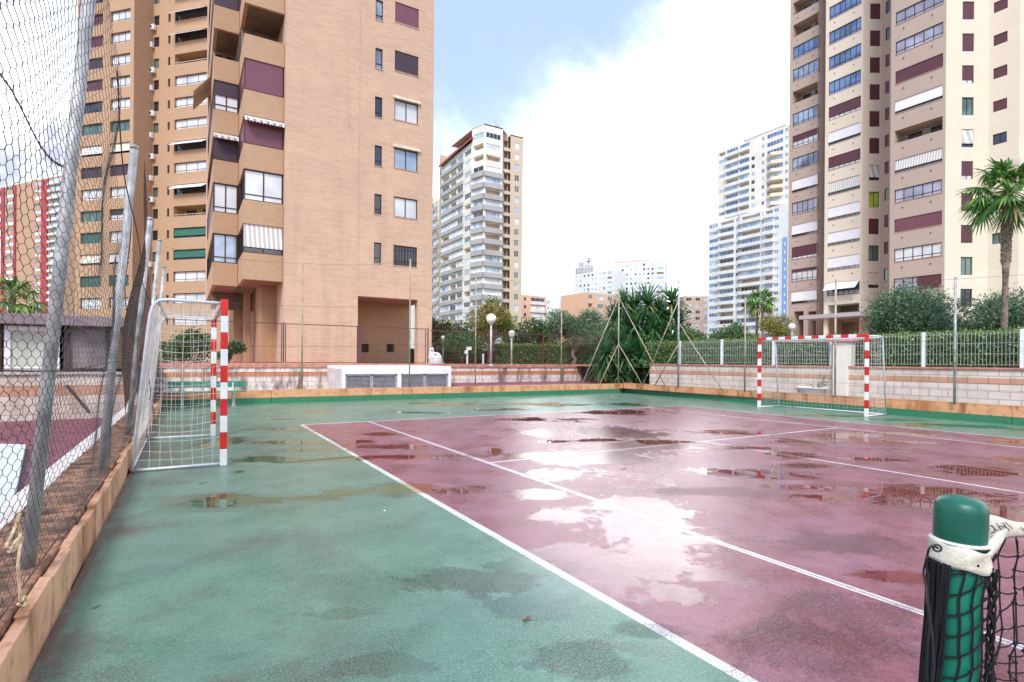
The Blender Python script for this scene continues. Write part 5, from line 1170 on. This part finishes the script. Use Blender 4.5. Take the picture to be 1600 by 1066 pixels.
# ------------------------------------------------------------------ the orange brick tower at the left
b = thing('apartment_tower', 'orange brick tower with air-conditioners, seen through the torn fence at left', 'apartment tower', (-8, 80, 1.09))
s2 = math.sqrt(.5); P0 = np.array([-8.1, 74.9]); A = Pl(P0+np.array([-s2, s2])*12, P0); A.P = A.P+A.U*A.u(117); A.L = float(np.linalg.norm(P0-A.P)); A = Pl(A.P, P0)
P1 = P0+np.array([s2, s2])*2.85; B_ = Pl(P0, P1); C = Pl(P1, P1+np.array([s2, -s2])*12.5); TOP = 58.
holes = []; ws = []
Ak1 = ['d', 'M', 'M', 'D', 'M', 'd', 'e', 'A', 'D', 'c', 'e', 'V', 'C', 'V', 'c']; Ak2 = ['c', 'c', 'c', 'c', 'c', 'c', 'e', 'C', 'D', 'c', 'Dh', 'c', 'A', 'V', 'c']
for i in range(15):
    zt = A.z(169, 18.3)+2.9*(1-i); 
    for (a, c, k) in ((124, 157, Ak1[i]), (169, 200, Ak2[i])): r = (A.u(a), A.u(c), zt-1.45, zt); holes.append(r); ws.append((A, r, k, 3))
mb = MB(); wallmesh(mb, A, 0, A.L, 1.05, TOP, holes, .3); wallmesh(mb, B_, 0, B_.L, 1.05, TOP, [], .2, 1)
hc = []; Ck = ['Ao', 'Ao', 'Ao', 'o', 'c', 'c', 'cd', 'Ao', 'c', 'Ao', 'w', 'G', 'G', 'c', 'c', 'c']
for i in range(16):
    zt = C.z(270, 17.5)+2.9*(1-i)
    r = (C.u(269.5), C.u(322), zt-1.35, zt); hc.append(r+(((1.6 if Ck[i] in ('o', 'w') else .3),))); ws.append((C, r, Ck[i], 3))
    r = (C.u(236.5), C.u(245), zt-1.45, zt-.15); hc.append(r+(.3,)); ws.append((C, r, 'd' if i % 3 else 'e', 1))
    r = (C.u(259), C.u(262.5), zt-1.3, zt-.2); hc.append(r+(.3,)); ws.append((C, r, 'd', 1))
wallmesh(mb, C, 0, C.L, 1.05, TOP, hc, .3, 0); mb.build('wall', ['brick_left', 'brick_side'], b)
for j, (pl, r, k, n) in enumerate(ws):
    if k in ('o', 'w'): openroom(b, pl, r, 1.55, 'interior_warm' if k == 'w' else 'interior_tan', 'interior', 'frame_white')
    elif n == 1: win(b, pl, r, k, 1, 'frame_dark', .2, .06, far=True)
    else: win(b, pl, r, k, n, 'frame_dark', .27, .06, rail=(k[0] in 'cdDA'))
r_ = random.Random(8)
for i in range(1, 13):
    if i in (0, 11): continue
    zt = C.z(270, 17.5)+2.9*(1-i)-1.45; u = C.u(236.5)+(-.45 if i % 2 else -.75)
    up = .55 if i in (2, 4) else 0
    mb = MB(); pbox(mb, C, u, u+.95, zt-.75+up, zt-.05+up, .12, .5); ac = mb.build('air_conditioner', 'ac_white', b, bevel=.03)
    mb = MB(); c_ = vec(C.pt(u+.4, zt-.4+up, .51)); mb.tube([c_, c_+np.array([*C.N, 0])*.015], .24, 14); mb.build('fan_grille', 'ac_dark', ac)
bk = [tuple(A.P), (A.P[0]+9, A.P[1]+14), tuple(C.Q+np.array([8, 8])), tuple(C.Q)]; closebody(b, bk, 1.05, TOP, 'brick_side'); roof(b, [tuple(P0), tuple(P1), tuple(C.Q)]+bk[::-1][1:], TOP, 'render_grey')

# ------------------------------------------------------------------ the big stepped tower at the right
b = thing('apartment_tower', 'tall stepped cream and mauve tower with ribbon windows at the right, behind the fan palm', 'apartment tower', (62, 20, 1.09))
TOP = 58.; d7 = np.array([.86, -.51])
S1 = Pl((66.5, 32.1), (66.5, 28.3)); S1c = Pl((66.5, 28.3), (68.4, 27.2)); S2_ = Pl((63.5, 25.6), (63.5, 21.4)); S2c = Pl((63.5, 21.4), (65.35, 20.3)); S2n = Pl((65.35, 20.3), (65.35, 17.6)); S3 = Pl((58.5, 16.2), (58.5, 11.55)); S4 = Pl((58.5, 11.55), (61.9, 9.5)); S5 = Pl((61.9, 9.5), (61.9, 7.3)); S6 = Pl((61.9, 7.3), (66.9, 4.4))
def colrows(pl, pxa, pxb, ytop, ybot, pitch, kinds, first, n, wallholes, out, deep=1.7, **kw):
    z1, z0 = pl.z(pxa, ytop), pl.z(pxa, ybot); pz = pl.z(pxa, ytop-pitch)-z1
    for i, k in enumerate(kinds):
        j = first+i; r = (pl.u(pxa), pl.u(pxb), z0-pz*j, z1-pz*j)
        if r[2] < 1.2: continue
        wallholes.append(r+((deep if k[0] == 'o' else .2),)); out.append((pl, r, k, n, kw))
out = []; h1, h2, h2c, h2n, h3, h4, h5 = [], [], [], [], [], [], []
colrows(S1, 1235.5, 1276, 283, 302, 34.7, ['l', 'o', 'o', 'b', 'gd', 'o', 'g', 'Mh', 'g', 'Aqd', 'l', 'A', 'Mt', 'Mq', 'A'], -9, 5, h1, out)
colrows(S2_, 1291.6, 1342, 247, 267, 39.2, ['M', 'Ag', 'b', 'b', 'bd', 'b', 'Mt', 'A', 'Mt', 'F', 'Ag', 'Ad', 'Aqg', 'Ao'], -8, 6, h2, out)
colrows(S2c, 1355.7, 1372, 5.6, 30, 42., ['P', 'P', 'M', 'M', 'M', 'M', 'M', 'M', 'F', 'y', 'M', 'e', 'C'], -2, 2, h2c, out)
colrows(S2n, 1380, 1386.3, 3, 22, 41.7, ['M', 'd', 'e', 'M', 'M', 'M', 'M', 'M', 'e', 'M', 'M', 'd'], -1, 1, h2n, out)
colrows(S3, 1395.5, 1470, 112.6, 132.6, 46.2, ['M', 'l', 'l', 'l', 'M', 'A', 'o', 'F', 'lo', 'P', 'c', 'lM'], -4, 5, h3, out)
colrows(S4, 1500, 1518.3, 2.3, 30.4, 49.9, ['M', 'M', 'M', 'Mt', 'e', 'F', 'Mt', 'M', 'M', 'e', 'd'], -1, 2, h4, out)
colrows(S5, 1548.5, 1570.5, 56.3, 73, 51.5, ['M', 'M', 'M', 'M', 'M', 'd', 'M', 'M', 'e'], -2, 2, h5, out)
og1a = (S1.u(1240), S1.u(1255), 1.05, S1.z(1240, 487), 3.5); og1b = (S1.u(1262), S1.u(1276), 1.05, S1.z(1262, 487), 3.5)
og2 = (S2_.u(1293), S2_.u(1342), 1.05, S2_.z(1293, 477), 3.)
Z3 = S3.z(1395, 470)
mb = MB()
wallmesh(mb, S1, 0, S1.L, 1.05, TOP, h1+[og1a, og1b], .2, 0, 0); wallmesh(mb, S1c, 0, S1c.L, 1.05, TOP, [], .2, 0); wallmesh(mb, S3, 0, S3.L, 1.05, TOP, h3, .2, 0, 0); wallmesh(mb, S2n, 0, S2n.L, 1.05, TOP, h2n, .2, 0, 0)
ret = Pl((58.5, 16.2), (66., 18.)); wallmesh(mb, ret, 0, ret.L, 1.05, TOP, [], .2, 0)
ret = Pl((63.5, 25.6), (67.4, 27.9)); wallmesh(mb, ret, 0, ret.L, 1.05, TOP, [], .2, 0)
mb.build('mauve_wall', 'brick_mauve', b)
mb = MB(); wallmesh(mb, S2_, 0, S2_.L, 1.05, TOP, h2+[og2], .2); wallmesh(mb, S2c, 0, S2c.L, 1.05, TOP, h2c, .2); wallmesh(mb, S4, 0, S4.L, 1.05, TOP, h4, .2); wallmesh(mb, S5, 0, S5.L, 1.05, TOP, h5, .2); wallmesh(mb, S6, 0, S6.L, 1.05, TOP, [], .2); mb.build('cream_wall', 'brick_cream', b)
for pl, r, k, n, kw in out:
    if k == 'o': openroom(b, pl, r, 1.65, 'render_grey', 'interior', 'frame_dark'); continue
    w_ = win(b, pl, r, k[:3] if k not in ('lo', 'lM') else 'l', n, 'frame_dark', .13, .06, rail=n > 2)
    if k == 'lM':
        mb = MB(); pbox(mb, pl, (r[0]+r[1])/2, r[1]-.05, r[2]+.05, r[3]-.05, -.095, -.06); mb.build('shutter', 'shutter_maroon', w_)
    if n > 2: mb = MB(); pbox(mb, pl, r[0], r[1], r[2]-.05, r[2]-.004, -.1, .04); mb.build('sill', 'sill', w_)
# little round drain spouts between storeys
for pl, r, k, n, kw in out:
    if n > 2:
        for f_ in (.18, .78): c_ = vec(pl.pt(r[0]+(r[1]-r[0])*f_, r[2]-.62, .002)); mb = MB(); mb.tube([c_, c_+np.array([*pl.N, 0])*.06], .06, 6); mb.build('drain_spout', 'frame_bronze', b)
for og, pl in ((og1a, S1), (og1b, S1), (og2, S2_)):
    mb = MB(); mb.quad(pl.pt(og[0], 1.05, -og[4]), pl.pt(og[1], 1.05, -og[4]), pl.pt(og[1], og[3], -og[4]), pl.pt(og[0], og[3], -og[4]), 0)
    if pl is S2_: pbox(mb, pl, og[0], og[1], og[3]-2.0, og[3]-.7, -2.6, -2.4, 1); pbox(mb, pl, og[0]+2.2, og[1]-.3, 1.1, 5.0, -2.9, -2.8, 2)
    else: pbox(mb, pl, og[0]+.4, og[1]-.2, 1.1, 5, -3.4, -3.2, 1)
    mb.build('entrance', ['interior_tan', 'brick_mauve', 'glass_dark'], b)
ca = onX(1248, 60.6); cb = onX(1344, 60.6); zc_ = float(S2_.z(1300, 492))
mb = MB(); mb.box(60.6, 66.4, cb[1], ca[1], zc_-.55, zc_-.1); mb.build('canopy', 'render_grey', b)
mb = MB(); mb.box(61.2, 61.6, ca[1]-3.0, ca[1]-2.6, 1.05, zc_-.56); mb.build('canopy_post', 'render_cream', b)
bk = [(66.9, 4.4), (84, 4.4), (84, 33), (66.5, 32.1)]; closebody(b, bk, 1.05, TOP, 'brick_mauve'); roof(b, [(66.5, 32.1), (66.5, 28.3), (63.5, 25.6), (63.5, 21.4), (65.35, 20.3), (65.35, 17.6), (58.5, 16.2), (58.5, 11.55), (61.9, 9.5), (61.9, 7.3), (66.9, 4.4), (84, 4.4), (84, 33)], TOP, 'render_grey')

# ------------------------------------------------------------------ towers farther off
def ftower(label, segs, ztop, closepts, backmat, roofmat='render_grey', name='apartment_tower', cat='apartment tower', par=True):
    c_ = segs[0]['pl'].P; b = thing(name, label, cat, (c_[0], c_[1], 1.09)); stuff = MB(); mw = {}; mp = {}
    for s in segs:
        pl = s['pl']; holes = []; lst = []; zt = s.get('ztop', ztop); z0 = s.get('z0', 1.05)
        for (a, c, lo, hi, kinds, n) in s.get('cols', []):
            u0, u1 = sorted((pl.u(a), pl.u(c))); u0 = max(u0, .05); u1 = min(u1, pl.L-.05)
            for i in range(s['nf']):
                zf = s['zt']-s['pitch']*i; k = kinds[i % len(kinds)] if isinstance(kinds, (list, str)) else kinds(i)
                if k == '-' or zf+lo < z0+.3: continue
                r = (u0, u1, zf+lo, zf+hi); holes.append(r+((1.4 if k == 'o' else .15),)); lst.append((r, k, n))
        m_ = mw.setdefault(s['mat'], MB()); wallmesh(m_, pl, 0, pl.L, z0, zt, holes, .15)
        for (r, k, n) in lst:
            if k == 'o':
                q = MB(); q.quad(pl.pt(r[0], r[2], -1.4), pl.pt(r[1], r[2], -1.4), pl.pt(r[1], r[3], -1.4), pl.pt(r[0], r[3], -1.4)); q.build('loggia', 'brick_tan', b); continue
            win(b, pl, r, k, n, s.get('frame', 'frame_white'), .1, .07, far=True, stuff=stuff)
        if s.get('par'):
            o_ = s['par'][1]
            for (a, c) in s['par'][4]:
                u0, u1 = sorted((pl.u(a), pl.u(c)))
                for i in range(*s.get('prange', (0, s['nf']))):
                    zf = s['zt']-s['pitch']*i; m_ = MB(); pbox(m_, pl, u0, u1, zf+s['par'][2], zf+s['par'][3], .004, o_); m_.build('parapet', s['par'][0], b)
    for k, m_ in mw.items(): m_.build('wall', k, b)
    for k, m_ in mp.items(): m_.build('open_loggias' if k == 'room' else 'parapets', 'interior_tan' if k == 'room' else k, b)
    if stuff.n: tag(stuff.build('window', STUFFM, b), kind='stuff')
    if closepts: closebody(b, closepts, 1.05, ztop, backmat); 
    return b
rk = random.Random(12)
def kin(s): return [rk.choice(s.split()) for _ in range(40)]
# grey and cream tower with the red roof
F1 = Pl((61.7, 136.6), (61.7, 116.7)); F2 = Pl((61.7, 116.7), (63., 112.4)); F3 = Pl((63., 112.4), (68.5, 112.4)); F4 = Pl((68.5, 114.6), (71.4, 114.6)); F5 = Pl((71.4, 113.4), (75.3, 113.4))
zr = F3.z(757, 206); ZT = F3.z(757, 194); z1r = F1.z(735, 222)
b = ftower('grey and cream balcony tower with a sloping red roof, right of the brick tower', [
    dict(pl=F1, mat='render_ivory', ztop=z1r, nf=19, zt=zr-2.9, pitch=2.87, cols=[(689, 700, -1.3, 0, kin('p g o c d'), 2), (702, 711, -1.5, 0, kin('o o d c'), 1), (713, 721, -1.3, 0, kin('g p c d'), 2), (724, 733.5, -1.35, 0, kin('p l d c o'), 3)], par=('render_grey', .35, -2.55, -1.5, [(688, 722)])),
    dict(pl=F2, mat='render_ivory', nf=20, zt=zr, pitch=2.87, cols=[(737.5, 753, -1.35, 0, ['p', 'o', 'o']+kin('c p c g d'), 2)]),
    dict(pl=F3, mat='render_ivory', nf=20, zt=zr, pitch=2.87, cols=[(757, 780, -1.35, 0, ['d', 'c', 'o', 'c']+kin('c c p g d o l'), 4)]),
    dict(pl=F4, mat='brick_tan', nf=20, zt=zr, pitch=2.87, cols=[(785, 793, -1.9, 0, 'o', 1)], par=('render_ivory', .3, -2.8, -1.95, [(783.5, 795)])),
    dict(pl=F5, mat='brick_tan', ztop=ZT-.6, nf=20, zt=zr-.5, pitch=2.87, cols=[(802, 809, -1.6, 0, kin('d c c e p'), 2)])],
    ZT, [(75.3, 113.4), (75.3, 138), (61.7, 138)], 'brick_tan')
mb = MB()
for pl in (F2, F3):
    for i in range(3, 20): zf = zr-2.87*i; pbox(mb, pl, 0, pl.L, zf-2.75, zf-1.45, .004, .5)
mb.build('grey_balcony', 'render_grey', b)
mb = MB(); zz = F1.z(735, 199); mb.add([(60.9, 137, z1r-.8), (60.9, 116.2, z1r+.2), (60.9, 116.2, z1r+.7), (60.9, 137, z1r-.3), (67, 137, zz), (67, 116.2, zz+.6), (67, 116.2, zz+1.), (67, 137, zz+.4)], [(0, 1, 2, 3), (3, 2, 6, 7), (0, 4, 5, 1), (1, 5, 6, 2), (4, 7, 6, 5), (0, 3, 7, 4)]); mb.build('roof', 'roof_red', b)
mb = MB(); mb.box(62.6, 66.5, 117, 134, z1r, z1r+2.0); mb.build('attic', 'render_grey', b)
roof(b, [(61.7, 116.7), (63, 112.4), (68.5, 112.4), (71, 114.6), (71, 130), (61.7, 130)], ZT-.31, 'render_ivory'); roof(b, [(71.4, 113.4), (75.3, 113.4), (75.3, 138), (71.4, 138)], ZT-.9, 'render_ivory')
mb = MB(); mb.box(67.5, 68.5, 114, 115.5, ZT, ZT+1.4); mb.tube([(67, 114, ZT), (67, 114, ZT+2.6)], .06, 5); mb.build('rooftop_plant', 'render_grey', b)
G1 = Pl((66.5, 160.), (66.5, 148.))
ftower('slim cream tower showing only its edge between the brick tower and the red-roofed tower', [dict(pl=Pl((64, 168), (64, 150)), mat='render_ivory', nf=17, zt=50, pitch=2.9, cols=[(675.5, 681, -1.4, 0, kin('d p o'), 1), (683, 690, -1.4, 0, kin('p g d'), 2)], par=('render_grey', .4, -2.6, -1.5, [(674, 682)]))], 52.5, [(64, 150), (80, 150), (80, 168), (64, 168)], 'render_ivory')
# blue and white stepped tower
U = Pl((173, 60), (173, -10)); U.P = np.array([173., onX(1105, 173)[1]]); U = Pl(U.P, (173., onX(1233, 173)[1])); zl = U.z(1107, 350); zu = U.z(1120, 236)
V_ = Pl((174.5, onX(1118, 174.5)[1]), (174.5, onX(1232, 174.5)[1]))
b = ftower('tall stepped white and cream tower with blue-glazed balconies at right of centre', [
    dict(pl=U, mat='render_white', ztop=zl, nf=19, zt=zl-.6, pitch=2.87, cols=[(1107, 1119.5, -1.35, 0, kin('b p b g'), 3), (1124, 1145, -1.5, 0, kin('b b o o p d'), 4), (1148, 1152, -1.3, 0, kin('d p'), 1), (1157, 1186, -1.5, 0, kin('b p o o b d'), 5), (1188.5, 1192, -1.3, 0, kin('p g'), 1), (1194, 1206, -1.5, 0, kin('b o b o p'), 3), (1208, 1215, -1.2, 0, kin('b p b'), 2)],
         par=('render_white', 1.2, -2.75, -1.55, [(1122, 1146), (1155, 1188), (1192.5, 1208)])),
    dict(pl=V_, mat='render_ivory', z0=zl-.5, ztop=zu, nf=9, zt=zu-.5, pitch=2.87, cols=[(1121, 1131, -1.3, 0, ['o', 'p', '-']+kin('- g p'), 1), (1133, 1151, -1.5, 0, kin('b p o o b b'), 4), (1153.5, 1168.5, -1.5, 0, kin('b b o p o b'), 4), (1171.5, 1177, -1.4, 0, ['-', '-']+kin('g b d'), 1), (1187.5, 1192, -1.4, 0, kin('b p'), 1), (1196, 1221, -1.5, 0, kin('p o b o p b'), 5), (1224, 1229, -1.2, 0, kin('p g'), 1)],
         par=('render_white', .9, -2.75, -1.55, [(1132, 1152), (1153, 1169)]))],
    zl, [tuple(U.Q), (198, U.Q[1]), (198, U.P[1]), tuple(U.P)], 'render_ivory')
mb = MB(); pl = V_
for i in range(2, 9): zf = zu-.5-2.87*i; mb.add([pl.pt(pl.u(1195), zf-2.7, .0), pl.pt(pl.u(1208), zf-2.7, 2.2), pl.pt(pl.u(1221), zf-2.7, .0), pl.pt(pl.u(1195), zf-1.55, .0), pl.pt(pl.u(1208), zf-1.55, 2.2), pl.pt(pl.u(1221), zf-1.55, .0)], [(0, 1, 4, 3), (1, 2, 5, 4), (3, 4, 5), (0, 2, 1)])
mb.build('prow_balcony', 'render_cream', b)
closebody(b, [tuple(V_.Q), (194, V_.Q[1]), (194, V_.P[1]), tuple(V_.P)], zl, zu, 'render_ivory'); roof(b, [tuple(U.P), tuple(U.Q), (198, U.Q[1]), (198, U.P[1])], zl, 'render_white'); roof(b, [tuple(V_.P), tuple(V_.Q), (194, V_.Q[1]), (194, V_.P[1])], zu, 'render_white')
mb = MB(); mb.box(178, 188, V_.Q[1]+4, V_.P[1]-9, zu+.3, zu+2.8); mb.build('attic', 'render_grey', b)
mb = MB(); u = U.u(1153.5); pbox(mb, U, u-.25, u+.25, 1.1, zl, .1, .5); mb.build('drain_pipe', 'render_grey', b)
mb = MB(); pbox(mb, U, U.u(1221), U.u(1229), 1.1, U.z(1221, 372), .02, .12); mb.build('blue_panel', 'awning_blue', b)
mb = MB()
for i in range(15): z = 4+2.87*i; pbox(mb, U, U.u(1224.5), U.u(1226.5), z, z+1.1, .13, .16)
mb.build('panel_window', 'frame_white', b)
# distant blocks: facade between two photo columns at a distance
def block(name, label, pxl, pxr, ytop, d, mat, wcols, nf, pitch=2.9, kinds='p d c', skew=0., ytr=None, frame='frame_white', extra=None, depth_=14, top=None):
    a = at(pxl, 560, d+skew); c = at(pxr, 560, d-skew); pl = Pl(a[:2], c[:2]); zt = pl.z(pxl, ytop)
    segs = [dict(pl=pl, mat=mat, nf=nf, zt=zt-.7, pitch=pitch, frame=frame, cols=[(q[0], q[1], -1.4, 0, kin(q[2] if len(q) > 2 else kinds), q[3] if len(q) > 3 else 1) for q in wcols], **(extra or {}))]
    nb = -np.append(pl.N, 0)*depth_; A2, C2 = tuple((a+nb)[:2]), tuple((c+nb)[:2])
    b = ftower(label, segs, zt, [tuple(c[:2]), C2, A2, tuple(a[:2])], mat, name=name); roof(b, [tuple(a[:2]), tuple(c[:2]), C2, A2], zt, 'render_white'); return b, pl, zt
grid = lambda a, c, n, f=.55, k='p d c': [(a+(c-a)*(i+.5-f/2)/n, a+(c-a)*(i+.5+f/2)/n, k, 1) for i in range(n)]
b, pl, zt = block('apartment_tower', 'red-striped brick tower with white balconies at the far left edge behind the mesh', 0, 94, 293, 225, 'brick_pinkred', [(7, 20, 'c d c p', 2), (53, 62, 'c d p', 1), (76, 93, 'c p d', 2)], 18, 2.9, 'c d', 8)
mb = MB()
for a, c in ((1, 6), (21, 24), (64, 74)): pbox(mb, pl, pl.u(a), pl.u(c), 1.1, zt-.5, .02, .4)
mb.build('red_strip', 'paint_red', b)
mb = MB()
for i in range(18): zf = zt-.7-2.9*i; pbox(mb, pl, pl.u(76), pl.u(93.5), zf-2.5, zf-1.5, .02, 1.)
mb.build('parapets', 'render_white', b)
block('apartment_block', 'salmon brick block with white balcony bands right of the red-roofed tower', 815, 853, 461, 210, 'brick_orange', [(829, 850, 'd c W p', 3), (818, 822, 'd p', 1)], 13, 3., 'd c', -3, extra=dict(par=('render_white', .4, -2.6, -1.5, [(828, 851)])))
block('apartment_block', 'plain white block right of the salmon brick block, mostly behind trees', 853.5, 875, 468, 280, 'render_white', [(855, 857, 'd p', 1), (859, 861, 'p d', 1)], 14, 3., 'd p', 0)
b, pl, zt = block('apartment_tower', 'pale white slab tower left of the yucca top with rows of tiny windows', 896, 956, 430, 330, 'render_white', grid(897, 946, 8, .5, 'd p c p')+[(948, 955, 'o p', 1)], 18, 2.9, 'd p', 10)
b, pl, zt = block('apartment_tower', 'wide pale tower with pinkish roof band directly above the yucca clump', 956, 1038, 413, 345, 'render_white', grid(962, 1022, 9, .55, 'd p c b')+[(1025, 1036, 'o p c', 2)], 22, 2.9, 'd p', 6)
mb = MB(); pbox(mb, pl, pl.u(957), pl.u(1012), zt+.3, zt+2.4, -9, -1.2); mb.build('attic', 'render_pink', b)
b, pl, zt = block('office_tower', 'lilac-grey glassy tower with stepped pointed top rising behind the pale slab tower', 900, 927, 418, 420, 'render_grey', grid(901, 926, 5, .6, 'l b l'), 14, 3., 'l b', 0, 'l', 'frame_white', depth_=12)
mb = MB(); pbox(mb, pl, pl.u(903), pl.u(912), zt+.3, zt+4.5, -9, -1); pbox(mb, pl, pl.u(913), pl.u(927), zt+.3, zt+2.4, -9, -2); pbox(mb, pl, pl.u(917), pl.u(924), zt+5.4, zt+8, -9, -3); pbox(mb, pl, pl.u(919), pl.u(921.5), zt+2.4, zt+5.4, -8, -5); mb.build('crown_block', 'glass_lilac', b)
block('apartment_block', 'small orange and cream block in front of the pale slab tower, left of the yucca', 917, 962, 457, 190, 'brick_orange', [(918.5, 925, 'o d', 2), (933, 942, 'c p d', 2), (949, 956, 'o d', 2)], 11, 2.9, 'd p', -4)
block('apartment_block', 'small pink and white block between the yucca clump and the blue and white tower', 1068, 1107, 463, 250, 'render_pink', [(1071, 1080, 'c d p', 2), (1086, 1093, 'p d', 2), (1099, 1105, 'p c', 1)], 13, 2.9, 'd p', 0)
